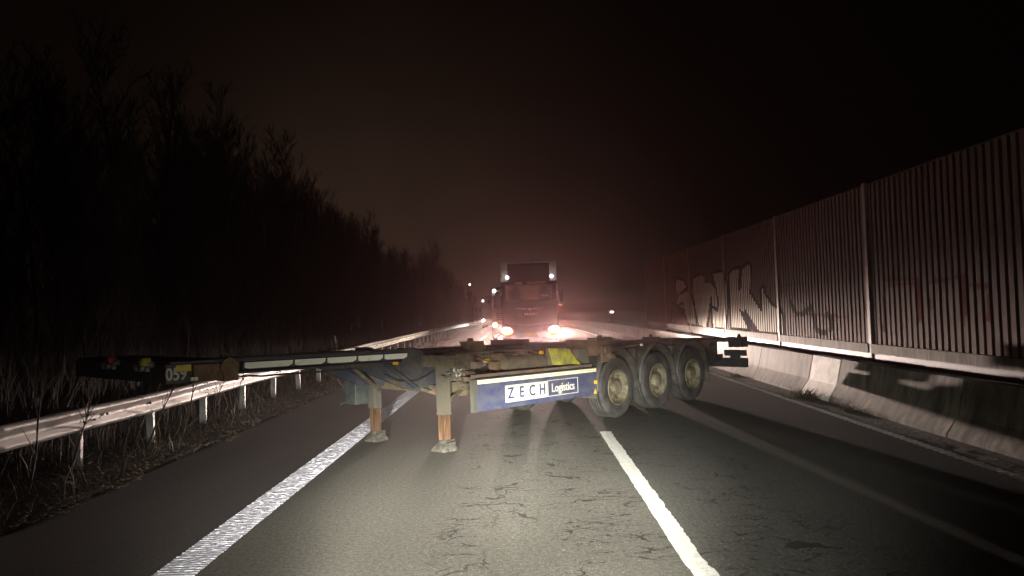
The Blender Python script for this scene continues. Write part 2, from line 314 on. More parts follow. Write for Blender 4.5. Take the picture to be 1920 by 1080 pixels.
def asphalt():
    m = bpy.data.materials.new('worn_asphalt'); m.use_nodes = True; t = m.node_tree; b = t.nodes['Principled BSDF']
    def n(tp, **kw):
        x = t.nodes.new(tp)
        for k, v in kw.items(): setattr(x, k, v)
        return x
    def math_(op, a, b_=None):
        x = n('ShaderNodeMath', operation=op)
        for i, v in enumerate((a, b_)):
            if v is None: continue
            if isinstance(v, (int, float)): x.inputs[i].default_value = v
            else: t.links.new(v, x.inputs[i])
        return x.outputs[0]
    def rng(v, a, c, lo=0., hi=1., smooth=False):
        x = n('ShaderNodeMapRange');
        if smooth: x.interpolation_type = 'SMOOTHSTEP'
        for i, q in zip((1, 2, 3, 4), (a, c, lo, hi)): x.inputs[i].default_value = q
        t.links.new(v, x.inputs[0]); return x.outputs[0]
    def mix(f, a, c):
        x = n('ShaderNodeMix', data_type='RGBA'); t.links.new(f, x.inputs[0])
        for i, v in ((6, a), (7, c)):
            if isinstance(v, tuple): x.inputs[i].default_value = (*v, 1)
            else: t.links.new(v, x.inputs[i])
        return x.outputs[2]
    tcn = n('ShaderNodeTexCoord'); P = tcn.outputs['Object']
    sx = n('ShaderNodeSeparateXYZ'); t.links.new(P, sx.inputs[0]); X = sx.outputs[0]
    def noise(scale, detail=4, dist=0.0, vec=P, st=None):
        if st:
            mp = n('ShaderNodeMapping'); mp.inputs['Scale'].default_value = st; t.links.new(vec, mp.inputs[0]); vec = mp.outputs[0]
        x = n('ShaderNodeTexNoise'); x.inputs['Scale'].default_value = scale; x.inputs['Detail'].default_value = detail
        x.inputs['Distortion'].default_value = dist; t.links.new(vec, x.inputs['Vector']); return x
    # lane surface / shoulder surface
    lane = rng(X, -2.62, -2.52, 0, 1); 
    big = noise(0.35, 5, 0.3, st=(1.6, .35, 1)).outputs['Fac']
    fine = noise(85, 3).outputs['Fac']; med = noise(9, 5).outputs['Fac']
    c_sh = mix(rng(big, .35, .65), (0.042, 0.040, 0.039), (0.064, 0.058, 0.055))
    c_ln = mix(rng(big, .35, .65), (0.072, 0.069, 0.060), (0.104, 0.099, 0.086))  # middle lane lightened to carry the headlamp light
    c_rt = mix(rng(big, .35, .65), (0.046, 0.045, 0.041), (0.066, 0.064, 0.058))  # right lane darkened to carry the trailer's shade
    right = rng(X, 1.15, 1.45, 0, 1)
    col = mix(lane, c_sh, mix(right, c_ln, c_rt))
    gr = mix(rng(fine, .3, .7), (0.42, 0.42, 0.42), (1.75, 1.72, 1.66))
    mm = n('ShaderNodeMix', data_type='RGBA', blend_type='MULTIPLY'); mm.inputs[0].default_value = 1
    t.links.new(col, mm.inputs[6]); t.links.new(gr, mm.inputs[7]); col = mm.outputs[2]
    g2 = mix(rng(noise(27, 4).outputs['Fac'], .32, .68), (0.70, 0.70, 0.70), (1.30, 1.29, 1.27))
    mm2 = n('ShaderNodeMix', data_type='RGBA', blend_type='MULTIPLY'); mm2.inputs[0].default_value = 1
    t.links.new(col, mm2.inputs[6]); t.links.new(g2, mm2.inputs[7]); col = mm2.outputs[2]
    # pale chippings; sparkle of the aggregate put in as bright flecks
    vo = n('ShaderNodeTexVoronoi'); vo.inputs['Scale'].default_value = 38; t.links.new(P, vo.inputs['Vector'])
    rnd = n('ShaderNodeSeparateColor'); t.links.new(vo.outputs['Color'], rnd.inputs[0])
    chip = math_('MULTIPLY', rng(vo.outputs['Distance'], .12, .25, 1, 0), rng(rnd.outputs[0], .70, .78, 0, 1))
    chipl = math_('MULTIPLY', chip, rng(lane, 0, 1, .3, 1))
    col = mix(chipl, col, (0.24, 0.225, 0.19))
    # cracks: mostly across the lane, in the wheel tracks
    wob = noise(4.5, 6, 0).outputs['Color']
    va = n('ShaderNodeVectorMath', operation='MULTIPLY_ADD'); t.links.new(wob, va.inputs[0]); va.inputs[1].default_value = (.42, .34, 0); t.links.new(P, va.inputs[2])
    mp = n('ShaderNodeMapping'); mp.inputs['Scale'].default_value = (1.05, 3.1, 1); t.links.new(va.outputs[0], mp.inputs[0])
    ve = n('ShaderNodeTexVoronoi', feature='DISTANCE_TO_EDGE'); ve.inputs['Scale'].default_value = 1.15; t.links.new(mp.outputs[0], ve.inputs['Vector'])
    mpb = n('ShaderNodeMapping'); mpb.inputs['Scale'].default_value = (2.6, 5.2, 1); mpb.inputs['Location'].default_value = (3.3, 1.2, 0); t.links.new(va.outputs[0], mpb.inputs[0])
    vf = n('ShaderNodeTexVoronoi', feature='DISTANCE_TO_EDGE'); vf.inputs['Scale'].default_value = 1.0; t.links.new(mpb.outputs[0], vf.inputs['Vector'])
    pm = noise(0.9, 4, 0.6, st=(1.3, 1.0, 1)).outputs['Fac']
    wt = noise(3.5, 3).outputs['Fac']
    wid = rng(wt, .40, .72, 0.003, 0.034)
    cr1 = math_('MULTIPLY', math_('LESS_THAN', ve.outputs['Distance'], wid), rng(pm, .42, .47, 0, 1))
    cr2 = math_('MULTIPLY', math_('LESS_THAN', vf.outputs['Distance'], math_('MULTIPLY', wid, 1.1)), rng(pm, .47, .52, 0, 1))
    # wheel-track masks
    def track(c, w): return rng(math_('ABSOLUTE', math_('SUBTRACT', X, c)), w * .5, w, 1, 0, True)
    tm = math_('MINIMUM', math_('ADD', math_('ADD', track(-0.35, .55), track(0.75, .75)), track(2.0, 1.0)), 1.0)
    # a seam running along the left wheel track
    se = n('ShaderNodeMapping'); se.inputs['Scale'].default_value = (0, 1.3, 0); t.links.new(P, se.inputs[0])
    sn = noise(1.5, 7, 0, vec=se.outputs[0]).outputs['Fac']
    seam = math_('LESS_THAN', math_('ABSOLUTE', math_('SUBTRACT', math_('SUBTRACT', X, -0.30), math_('MULTIPLY', math_('SUBTRACT', sn, .5), .75))), math_('MULTIPLY', wid, .35))
    seam = math_('MULTIPLY', seam, rng(pm, .36, .42, 0, 1))
    cr = math_('MINIMUM', math_('ADD', math_('MULTIPLY', math_('MAXIMUM', cr1, cr2), tm), seam), 1.0)
    crd = math_('MULTIPLY', cr, 0.78)
    col = mix(crd, col, (0.014, 0.012, 0.011))
    t.links.new(col, b.inputs['Base Color'])
    b.inputs['Specular IOR Level'].default_value = 0.30
    ro = rng(fine, .3, .7, .62, .88); t.links.new(ro, b.inputs['Roughness'])
    h = math_('SUBTRACT', math_('ADD', math_('MULTIPLY', fine, .7), math_('ADD', math_('MULTIPLY', med, .25), math_('MULTIPLY', chip, .4))), math_('MULTIPLY', cr, 1.2))
    bp = n('ShaderNodeBump'); bp.inputs['Strength'].default_value = 0.55; bp.inputs['Distance'].default_value = 0.010
    t.links.new(h, bp.inputs['Height']); t.links.new(bp.outputs[0], b.inputs['Normal'])
    return m
M['asphalt'] = asphalt()
def paint(name, c, worn, scale):
    m = mat(name, c, 0.6, dirt=worn, amount=0.42, scale=scale, dirt2=tuple(x * .55 for x in worn), a2=0.1, s2=scale * 2.2, bump=0.55, bscale=70)
    return m
M['line'] = paint('white_road_paint', (0.62, 0.61, 0.57), (0.44, 0.43, 0.39), 22)
M['ribline'] = paint('white_ribbed_road_paint', (0.70, 0.68, 0.75), (0.50, 0.48, 0.55), 30)
M['dirtyline'] = paint('grubby_road_paint', (0.82, 0.80, 0.75), (0.55, 0.52, 0.48), 9)

# ------------------------------------------------------------------ ground, road, markings
YS = [-12 + i * 2 for i in range(22)] + [32 + i * 4 for i in range(25)] + [140, 170, 200, 260, 330, 400]
def strip(name, x0, x1, ys, z, m, nx=1, **kw):
    b = MB(); k = nx + 1
    vs = [(x0 + (x1 - x0) * i / nx, y, drop(y) + z) for y in ys for i in range(k)]
    fs = [(r * k + i, r * k + i + 1, (r + 1) * k + i + 1, (r + 1) * k + i) for r in range(len(ys) - 1) for i in range(nx)]
    return b.add(vs, fs).build(name, m, fix=False, **kw)
gys = [-800, -200, -60] + YS + [600, 1000, 1800]
b = MB(); gx = [-1500, -400, -120, -40, -14, -7.0, -5.0, 5.3, 7.2, 14, 40, 120, 400, 1500]
k = len(gx)
vs = []
for y in gys:
    for x in gx:
        z = drop(y) - 0.03
        if x <= -14: z += 0.5
        elif x <= -7: z += 0.05
        vs.append((x, y, z))
b.add(vs, [(r * k + i, r * k + i + 1, (r + 1) * k + i + 1, (r + 1) * k + i) for r in range(len(gys) - 1) for i in range(k - 1)])
b.build('ground', M['soil'], fix=False, kind='structure')
strip('road', -4.85, 5.66, YS, 0.0, M['asphalt'], nx=2, kind='structure')
# gritty edge under the concrete barrier
b = MB(); vs = []; fs = []
ys = [-4 + i * .12 for i in range(620)]
for i, y in enumerate(ys):
    e = 5.30 + 0.05 * sin(y * 2.1) + random.uniform(-.05, .05)
    vs += [(e, y, drop(y) + .004), (5.45, y, drop(y) + .012), (5.64, y, drop(y) + .03)]
    if i: a = 3 * i; fs += [(a - 3, a - 2, a + 1, a), (a - 2, a - 1, a + 2, a + 1)]
b.add(vs, fs).build('grit_strip', M['grit'], fix=False, kind='structure')
# continuous ribbed line on the left: sawtooth ribs across, knobbly
def ribbed(name, x0, x1, y0, y1, pitch, h, m, ny_end, nx=10, jag=.006):
    b = MB(); vs = []; fs = []; rows = []; y = y0
    while y < ny_end: 
        for f, hh in ((0, 0), (.18, 1), (.62, 1), (.82, 0)): rows.append((y + f * pitch, hh))
        y += pitch
    rows += [(y + i * 3, .5) for i in range(int((y1 - y) / 3))]
    k = nx + 1
    for j, (yy, hh) in enumerate(rows):
        for i in range(k):
            knob = hh * h * (0.45 + 0.9 * random.random()) if hh else 0
            ex = random.uniform(-jag, jag) if i in (0, nx) else 0
            vs.append((x0 + (x1 - x0) * i / nx + ex, yy + random.uniform(-.006, .006), drop(yy) + 0.005 + knob))
    for j in range(len(rows) - 1):
        for i in range(nx): fs.append((j * k + i, j * k + i + 1, (j + 1) * k + i + 1, (j + 1) * k + i))
    return b.add(vs, fs).build(name, m, fix=False, kind='structure')
ribbed('solid_lane_line', -2.875, -2.535, 2.0, 200, 0.055, 0.006, M['ribline'], 24.0)
ribbed('right_edge_line', 5.07, 5.21, 3.0, 200, 0.16, 0.007, M['dirtyline'], 26.0, nx=4)
# broken centre line
def dash(y0, y1, kink=None):
    b = MB(); vs = []; fs = []; n = int((y1 - y0) / .045)
    jl = jr = 0.0
    for i in range(n + 1):
        y = y0 + (y1 - y0) * i / n
        jl = jl * .5 + random.uniform(-.004, .004); jr = jr * .55 + random.uniform(-.009, .009)
        if kink and y < kink: jl = jl * .5 + .01; jr = jr * .5 + .014
        e = .016 if i in (0, n) else 0
        vs += [(1.155 + jl, y, drop(y) + .005), (1.24, y + e, drop(y) + .008), (1.325 + jr, y, drop(y) + .005)]
        if i: a = 3 * i; fs += [(a - 3, a - 2, a + 1, a), (a - 2, a - 1, a + 2, a + 1)]
    b.add(vs, fs).build('lane_dash', M['line'], fix=False, kind='structure')
dash(-0.4, 11.6, 5.52)
for q in range(5): dash(23.6 + q * 18, 29.6 + q * 18)

# ------------------------------------------------------------------ guardrail on the left
RX = -5.88
gr_ = empty('guardrail', (RX, 6, 0), label='galvanised steel crash barrier with W-beam along the left verge', cat='guardrail')
prof = [(-.075, .80), (-.03, .795), (0, .765), (0, .735), (-.07, .675), (-.07, .62), (0, .56), (0, .53), (-.03, .50), (-.075, .49)]
def rail_section(y0, y1, dz, seed):
    rr = random.Random(seed); b = MB()
    nseg = 6; pts = []
    for i in range(nseg + 1):
        y = y0 + (y1 - y0) * i / nseg; wv = .012 * sin(y * 1.3 + seed) + rr.uniform(-.006, .006)
        for x, z in prof: pts.append((x + wv, y - 6, z + dz + .010 * sin(y * .9)))
    k = len(prof)
    b.add(pts, [(i * k + a, i * k + a + 1, (i + 1) * k + a + 1, (i + 1) * k + a) for i in range(nseg) for a in range(k - 1)], 0, True)
    # thickness
    b.add([(p[0] - .006, p[1], p[2]) for p in pts], [(i * k + a, (i + 1) * k + a, (i + 1) * k + a + 1, i * k + a + 1) for i in range(nseg) for a in range(k - 1)], 0, True)
    if y0 < 40:
        for yy, zz in ((.18, .70), (.18, .605), (.42, .70), (.42, .605), (.75, .648), (2.0, .648)):
            b.cyl((-.066, y0 + yy - 6, zz + dz), (-.045, y0 + yy - 6, zz + dz), .022, n=6, m=1)
    return b.build('rail_section', [M['galv'], M['black']], gr_, fix=False)
y = -2.0
while y < 130:
    rail_section(y - .1, y + 4, drop(y + 2), int(y)); y += 4
pm = MB().box(-.20, -.085, -.004, .004, -.1, .74).box(-.092, -.084, -.03, .03, -.1, .74).box(-.20, -.192, -.03, .03, -.1, .74).mesh('post', M['galvpost'])
for i in range(60):
    y = 2 + i * 2.0
    o = bpy.data.objects.new('post', pm); COL.objects.link(o); o.parent = gr_
    o.location = (random.uniform(-.01, .01), y - 6 + .05, drop(y)); o.rotation_euler = (random.uniform(-.02, .02), random.uniform(-.02, .02), random.uniform(-.05, .05))

# ------------------------------------------------------------------ concrete barrier on the right
bp_ = [(5.63, 0.0), (5.63, .075), (5.80, .32), (5.91, .80), (6.12, .80), (6.23, .32), (6.40, .075), (6.40, 0.0)]
def barrier(y0, y1, m, label, group=None, far=False):
    b = MB(); g = .02
    n = max(1, int((y1 - y0) / 1.0)); pts = []; k = len(bp_)
    for i in range(n + 1):
        y = y0 + g + (y1 - y0 - 2 * g) * i / n
        for x, z in bp_: pts.append((x + random.uniform(-.004, .004), y - y0, z + (drop(y) - drop(y0)) + (random.uniform(-.006, .004) if z > .7 else 0)))
    b.add(pts, [(i * k + a, i * k + (a + 1) % k, (i + 1) * k + (a + 1) % k, (i + 1) * k + a) for i in range(n) for a in range(k)])
    b.add(pts[:k], [list(range(k))]); b.add(pts[-k:], [list(range(k))])
    return b.build('concrete_barrier', m, label=label, cat='barrier', group=group).__setattr__('location', (0, y0, drop(y0)))
bl = 'grey concrete crash barrier segment in the row along the right edge of the carriageway'
for y0, y1 in ((-1, 4.9), (4.9, 10.1)): barrier(y0, y1, M['conc'], bl, 'grey concrete barrier segments')
barrier(10.1, 13.95, M['conc'], 'concrete barrier segment between the white painted one and the near segments', None)
barrier(13.95, 15.3, M['concwhite'], 'short white painted concrete barrier piece in the grey barrier row')
barrier(15.3, 18.5, M['conc'], 'pale concrete barrier segment just beyond the white painted piece, by the trailer tail')
y = 18.5
while y < 125:
    barrier(y, y + 4.8, M['conc'], bl, 'grey concrete barrier segments'); y += 4.8

# ------------------------------------------------------------------ noise wall behind it
WX, WT, PB, PT = 6.60, 4.03, 0.885, 1.06
wall = empty('noise_wall', (WX, 9.2, 0), label='tall brown slatted noise wall with steel posts and silver graffiti behind the concrete barrier', cat='noise wall')
posts_y = [4.25, 9.2, 14.15, 19.1, 24.05, 29.0, 33.9, 38.8]
BLOBS = [[(31.37,2.99),(30.04,2.85),(29.4,2.57),(31.07,2.3),(29.33,2.44),(28.73,2.15),(28.28,1.65),(28.21,1.08),(29.47,1.14),(30.16,1.65),(31.58,1.92),(31.19,2.23),(31.68,2.56)],
[(28.42,2.87),(27.04,2.98),(26.58,2.85),(26.62,2.64),(25.85,2.65),(25.17,2.39),(24.94,1.95),(25.07,1.7),(25.69,1.81),(25.79,2.11),(25.99,1.81),(26.65,1.04),(28.03,1.08),(28.25,1.82),(28.56,2.31)],
[(25.59,2.92),(24.4,2.93),(23.97,2.81),(23.74,2.28),(23.85,1.52),(24.24,1.08),(25.67,1.05),(25.84,1.81),(25.14,1.7),(24.88,2.02),(25.16,2.46)],
[(23.56,2.79),(23.03,2.92),(22.34,2.95),(22.56,2.25),(22.26,2.38),(22.13,2.89),(21.48,3.02),(21.21,2.93),(21.4,2.16),(20.5,1.67),(20.52,2.18),(20.27,2.33),(20.08,2.08),(19.68,1.84),(18.96,1.67),(18.75,1.46),(18.77,1.05),(21.15,1.09),(22.53,1.7),(21.65,1.1),(23.54,1.12)]]
BLACK = [[(32.24,2.02),(33.15,.97)],[(32.24,2.02),(29.91,1.39)],[(31.16,1.87),(30.31,1.95),(29.91,1.39)],[(25.99,1.81),(26.42,1.04)],[(25.84,1.81),(25.74,1.06)],
 [(23.86,1.49),(24.23,1.1)],[(22.21,1.6),(21.15,1.09)],[(21.95,1.62),(20.9,1.09)],[(28.19,1.65),(27.78,1.05)],[(17.63,1.58),(16.96,1.77),(16.72,1.23),(16.3,1.2)],[(16.1,1.59),(15.84,1.48),(16.0,1.25)],[(18.3,1.9),(17.9,1.6)]]
RED = [[(13.54,2.24),(13.63,1.32)],[(13.54,2.24),(12.38,2.21),(12.41,1.53)],[(12.15,2.14),(11.12,2.2),(11.17,1.47)],[(12.09,1.88),(12.13,1.45)],[(11.0,2.06),(10.5,2.04),(10.6,1.56)],[(13.28,2.13),(12.47,2.14)],[(17.9,1.62),(15.1,1.55)],[(29.5,1.32),(26.6,1.36)],[(14.35,1.9),(14.25,1.6)]]
def inside(p, poly):
    x, y = p; c = False; j = len(poly) - 1
    for i in range(len(poly)):
        if (poly[i][1] > y) != (poly[j][1] > y) and x < (poly[j][0] - poly[i][0]) * (y - poly[i][1]) / (poly[j][1] - poly[i][1]) + poly[i][0]: c = not c
        j = i
    return c
def sdist(p, a, b, sx=.62):
    # distance with the wall's run scaled down: the strokes are sprayed broad along the wall
    ax, ay = (b[0] - a[0]) * sx, b[1] - a[1]; px, py = (p[0] - a[0]) * sx, p[1] - a[1]
    l = ax * ax + ay * ay; t = 0 if l == 0 else max(0, min(1, (px * ax + py * ay) / l))
    return math.hypot(px - ax * t, py - ay * t)
def paint_at(y, z):
    if y < 10 or y > 33.6 or z > 3.2: return 0
    p = (y, z)
    for L in BLACK:
        for a, b in zip(L, L[1:]):
            if sdist(p, a, b) < .06: return 2
    for P in BLOBS:
        if min(q[0] for q in P) - .3 < y < max(q[0] for q in P) + .3:
            d = min(sdist(p, P[i], P[i - 1]) for i in range(len(P)))
            if inside(p, P): return 2 if d < .03 else 1
            if d < .075: return 2
    for L in RED:
        for a, b in zip(L, L[1:]):
            if sdist(p, a, b) < .03: return 3
    return 0
NS = 27
for i in range(len(posts_y) - 1):
    ya, yb = posts_y[i] + .06, posts_y[i + 1] - .06
    pitch = (yb - ya) / NS
    graf = yb > 10
    painted = lambda y, z: paint_at(y, z) if graf else 0
    nz_ = 76 if graf else 2
    zz = [PT + .005 + (WT - PT) * j / nz_ for j in range(nz_ + 1)] if graf else [PT + .005, WT]
    # backing board, painted in the gaps
    bb = MB(); vs = []; fs = []; ms = []
    ycols = [ya + pitch * c / 2 for c in range(NS * 2 + 1)]
    for y in ycols:
        for z in zz: vs.append((.035, y - 9.2, z))
    k = len(zz)
    for c in range(len(ycols) - 1):
        for j in range(k - 1):
            bb.f.append([c * k + j, c * k + j + 1, (c + 1) * k + j + 1, (c + 1) * k + j]); bb.s.append(False)
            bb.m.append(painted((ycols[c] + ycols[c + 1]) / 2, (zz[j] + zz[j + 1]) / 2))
    bb.v = vs
    bb.add([(.09, ya - 9.2, PT), (.09, yb - 9.2, PT), (.09, yb - 9.2, WT), (.09, ya - 9.2, WT)], [(0, 1, 2, 3)])
    bb.box(.0, .10, ya - 9.2, yb - 9.2, WT, WT + .04)
    bb.build('panel_board', [M['woodback'], M['sprayshade'], M['sprayblack'], M['sprayred']], wall, fix=False)
    proto = None
    for c in range(NS):
        yc = ya + pitch * (c + .5); hw = pitch * .29
        anyp = graf and any(painted(yc, z) for z in zz)
        if anyp or proto is None:
            s = MB(); cols = [-hw, 0, hw] if graf else [-hw, hw]; kk = len(zz)
            vs = [(-.03, yy, z) for yy in cols for z in zz]
            s.v = vs
            for a in range(len(cols) - 1):
                for j in range(kk - 1):
                    if not anyp and j > 0: continue
                    if anyp:
                        s.f.append([a * kk + j, a * kk + j + 1, (a + 1) * kk + j + 1, (a + 1) * kk + j]); s.m.append(painted(yc + (cols[a] + cols[a + 1]) / 2, (zz[j] + zz[j + 1]) / 2))
                    else:
                        s.f.append([a * kk, a * kk + kk - 1, (a + 1) * kk + kk - 1, (a + 1) * kk]); s.m.append(0)
                    s.s.append(False)
            z0, z1 = zz[0], zz[-1]
            for sg in (-1, 1):
                s.add([(-.03, sg * hw, z0), (.033, sg * hw * .8, z0), (.033, sg * hw * .8, z1), (-.03, sg * hw, z1)], [(0, 1, 2, 3)])
            s.add([(-.03, -hw, z0), (-.03, hw, z0), (.033, hw * .8, z0), (.033, -hw * .8, z0)], [(0, 1, 2, 3)])
            me = s.mesh('slat', [M['wood'], M['spray'], M['sprayblack'], M['sprayred']])
            if not anyp: proto = me
        else: me = proto
        o = bpy.data.objects.new('slat', me); COL.objects.link(o); o.parent = wall
        o.location = (random.uniform(-.004, .004), yc - 9.2, 0)
    MB().box(-.075, .09, ya - 9.2 + .01, yb - 9.2 - .01, PB, PT).build('plinth', M['plinth'], wall)
    MB().box(-.02, .12, ya - 9.2 + .01, yb - 9.2 - .01, PB - .30, PB - .004).build('dark_gap_strip', M['black'], wall)  # black strip added where the open gap under the plinth is in shade
for y in posts_y:
    MB().box(-.06, -.045, y - 9.2 - .055, y - 9.2 + .055, PB - .02, WT + .06).box(-.045, .12, y - 9.2 - .012, y - 9.2 + .012, 0, WT + .06).box(.12, .135, y - 9.2 - .08, y - 9.2 + .08, 0, WT + .06).build('post', M['steelpost'], wall)

# ------------------------------------------------------------------ container chassis trailer
TX, TY, TA = 1.66270, 13.03541, 0.85660
TILT = 0.022
def T(p): return (p[0], p[1], p[2] - TILT * p[0])
TW = 2.44; CY = 1.22
tr = empty('container_trailer', (TX, TY, 0), TA, label='parked container chassis trailer with three axles and blue side panel slewed across both lanes', cat='trailer')
SIDE = ((1, 0, 0), (0, 0, 1))
def part(mb, name, m, parent=tr, tilt=True, **kw): return mb.build(name, m, parent, fn=T if tilt else None, **kw)
def ibeam(mb, x0, x1, yc, z0, z1, w=.15, fl=.022, web=.016, m=0):
    mb.box(x0, x1, yc - w / 2, yc + w / 2, z1 - fl, z1, m).box(x0, x1, yc - w / 2, yc + w / 2, z0, z0 + fl, m).box(x0, x1, yc - web / 2, yc + web / 2, z0 + fl, z1 - fl, m)
for yc in (.72, 1.72):
    sgn = -1 if yc < CY else 1
    mb = MB(); ibeam(mb, -3.60, -.22, yc, .86, 1.25)
    for x in (-3.1, -2.4, -1.7, -1.0): mb.box(x, x + .014, yc - .07, yc + .07, .885, 1.225)
    part(mb, 'main_beam', M['frame'])
    mb = MB(); ibeam(mb, -.215, 5.0, yc, 1.0, 1.19)
    # sloping top cap of the running gear frame
    mb.prism([(-.05, 1.192), (5.0, 1.192), (5.0, 1.222), (.3, 1.262), (-.05, 1.262)], yc - .075, yc + .075)
    part(mb, 'rear_beam', M['frame'])
    mb = MB(); ibeam(mb, -7.04, -4.28, yc, 1.17, 1.325, w=.13)
    part(mb, 'gooseneck_beam', M['neck'])
    # knee plate where the neck steps down
    part(MB().prism([(-5.05, 1.168), (-4.75, 1.02), (-4.20, .80), (-3.95, .76), (-3.62, .78), (-3.62, 1.235), (-3.80, 1.235), (-4.04, 1.345), (-4.25, 1.345), (-4.27, 1.168)], yc - .03, yc + .03).box(-4.26, -4.05, yc - .075, yc + .075, 1.347, 1.362).box(-3.80, -3.61, yc - .075, yc + .075, 1.237, 1.252).prism([(-4.05, 1.347), (-3.80, 1.237), (-3.80, 1.252), (-4.05, 1.362)], yc - .075, yc + .075), 'neck_knee', M['neck'])
    # stiffening ribs on the knee
    part(MB().prism([(-4.6, 1.16), (-4.55, 1.16), (-4.02, .80), (-4.08, .80)], yc - .10, yc - .031), 'knee_rib', M['neck'])
    part(MB().box(-3.66, -3.62, yc - .09, yc - .031, .79, 1.23), 'knee_end_plate', M['neck'])
# reflective tape along the near gooseneck beam, notched by the lashing eyes
for x0, x1 in ((-6.60, -5.98), (-5.95, -5.52), (-5.49, -5.05), (-5.02, -4.62), (-4.59, -4.20)):
    part(MB().prism([(x0, 1.232), (x0 + .05, 1.222), (x1 - .07, 1.222), (x1 - .01, 1.245), (x1, 1.292), (x0, 1.292)], .640, .652), 'reflective_strip', M['tapewhite'])
part(MB().box(-6.62, -4.18, .653, .712, 1.215, 1.297), 'tape_backing', M['neck'])
# top flange strip seen along the deck
for x0, x1 in ((-7.0, -4.3),):
    part(MB().box(x0, x1, .60, .78, 1.326, 1.352), 'deck_strip', M['black'])
part(MB().box(-3.58, -.64, .62, .80, 1.252, 1.268), 'deck_strip', M['neck'])
part(MB().box(-3.58, -.64, 1.64, 1.84, 1.252, 1.300), 'deck_strip', M['neck'])
# front bolster
fb = part(MB().box(-7.76, -7.04, 0.02, TW - .02, 1.16, 1.345).box(-7.72, -7.1, .0, TW, 1.347, 1.372), 'front_bolster', M['neck'])
part(MB().box(-7.50, -7.03, -.012, .019, 1.165, 1.33).box(-7.035, -7.02, .02, .6, 1.17, 1.34), 'rusty_end_plate', M['rust'], fb)
mb = MB().cyl((-7.13, -.03, 1.285), (-7.13, .16, 1.285), .10, n=14).box(-7.20, -7.04, -.028, .15, 1.15, 1.28)
mb.cyl((-7.13, .08, 1.38), (-7.13, .08, 1.43), .05, .03, n=10)
part(mb, 'twistlock_housing', M['rust'], fb)
place_text('bolster_number', '059', .17, M['white'], fb, (-7.66, .016, 1.245), SIDE, .004, .82, T)
part(MB().box(-7.665, -7.515, .008, .018, 1.275, 1.335), 'yellow_label', M['yellabel'], fb)
part(MB().box(-7.53, -7.50, -.02, .0, 1.178, 1.212).box(-7.495, -7.465, -.026, -.014, 1.178, 1.212), 'white_reflector', M['clear'], fb)
# coupling heads on the front
for yy, m_ in ((.30, 'yellow'), (1.15, 'red')):
    mb = MB().cyl((-7.76, yy, 1.345), (-7.83, yy, 1.345), .035, n=10, m=1).cyl((-7.83, yy, 1.345), (-7.85, yy, 1.39), .05, .045, n=10)
    mb.box(-7.88, -7.80, yy - .05, yy + .05, 1.37, 1.41)
    mb.box(-7.80, -7.76, yy + .08, yy + .30, 1.27, 1.37, m=1).cyl((-7.77, yy + .14, 1.32), (-7.84, yy + .14, 1.31), .04, n=8, m=1).cyl((-7.77, yy + .25, 1.32), (-7.84, yy + .25, 1.31), .04, n=8, m=1)
    part(mb, 'air_coupling', [M[m_], M['zinc']], fb)
# cross bolster above the landing legs, cross members
part(MB().box(-3.90, -3.665, -.005, .69, 1.09, 1.25).box(-3.92, -3.65, -.03, -.006, 1.07, 1.27), 'leg_bolster', M['olive'])
part(MB().box(-3.90, -3.665, 1.75, TW, 1.09, 1.25), 'leg_bolster', M['olive'])
for x in (-6.2, -5.4, -4.7): part(MB().box(x, x + .08, .79, 1.65, 1.19, 1.30), 'cross_member', M['neck'])
for x in (-3.0, -2.1, -1.2): part(MB().box(x, x + .08, .80, 1.64, .98, 1.22), 'cross_member', M['frame'])
# mid bolster, rusty
mbol = part(MB().box(-.62, -.24, .0, .64, 1.10, 1.36).box(-.62, -.24, 1.80, TW, 1.10, 1.36).box(-.60, -.27, .80, 1.64, 1.0, 1.30).box(-.64, -.22, -.03, .18, 1.37, 1.40), 'mid_bolster', M['rust'])
mb = MB().box(-.52, -.34, -.05, .0, .99, 1.26).box(-.48, -.30, -.07, -.05, 1.14, 1.22).cyl((-.36, -.04, 1.10), (-.36, -.11, 1.10), .045, n=8).box(-.28, -.12, -.03, .04, 1.02, 1.10)
mb.cyl((-.45, .06, 1.40), (-.45, .06, 1.44), .06, .035, n=10)
part(mb, 'lock_bracket', M['rust'], mbol)
# grey valve plate, chock-side clutter, air tanks
part(MB().prism([(-.90, 1.22), (-.63, 1.22), (-.60, .97), (-.74, .97), (-.90, 1.06)], .18, .32), 'valve_cover', M['leg'])
mb = MB()
mb.cyl((-2.55, .40, 1.06), (-1.62, .40, 1.06), .125, n=16)
part(mb, 'air_tank', M['olive'])
mb = MB()
for x, z, w_, h_ in ((-2.66, 1.17, .10, .10), (-2.35, 1.17, .14, .07), (-2.08, 1.2, .10, .12), (-1.95, 1.08, .07, .22), (-1.72, 1.17, .08, .07), (-2.72, 1.02, .07, .16)):
    mb.box(x, x + w_, .36, .52, z - h_ / 2, z + h_ / 2)
for k_ in range(7):
    x0 = -2.9 + k_ * .19; pts = [(x0, .5, 1.19 + random.uniform(-.06, .06)), (x0 + .12, .47, 1.14 + random.uniform(-.07, .07)), (x0 + .26, .48, 1.15 + random.uniform(-.07, .07)), (x0 + .4, .5, 1.15 + random.uniform(-.07, .07))]
    mb.tube(pts, .012)
part(mb, 'air_line_cluster', M['rust'])
mb = MB().cyl((-1.75, .30, 1.20), (-1.75, .25, 1.20), .03, n=8)
part(mb, 'side_marker_lamp', M['amber'])
part(MB().box(-2.63, -2.50, .700, .709, 1.07, 1.135), 'yellow_label', M['yellabel'])
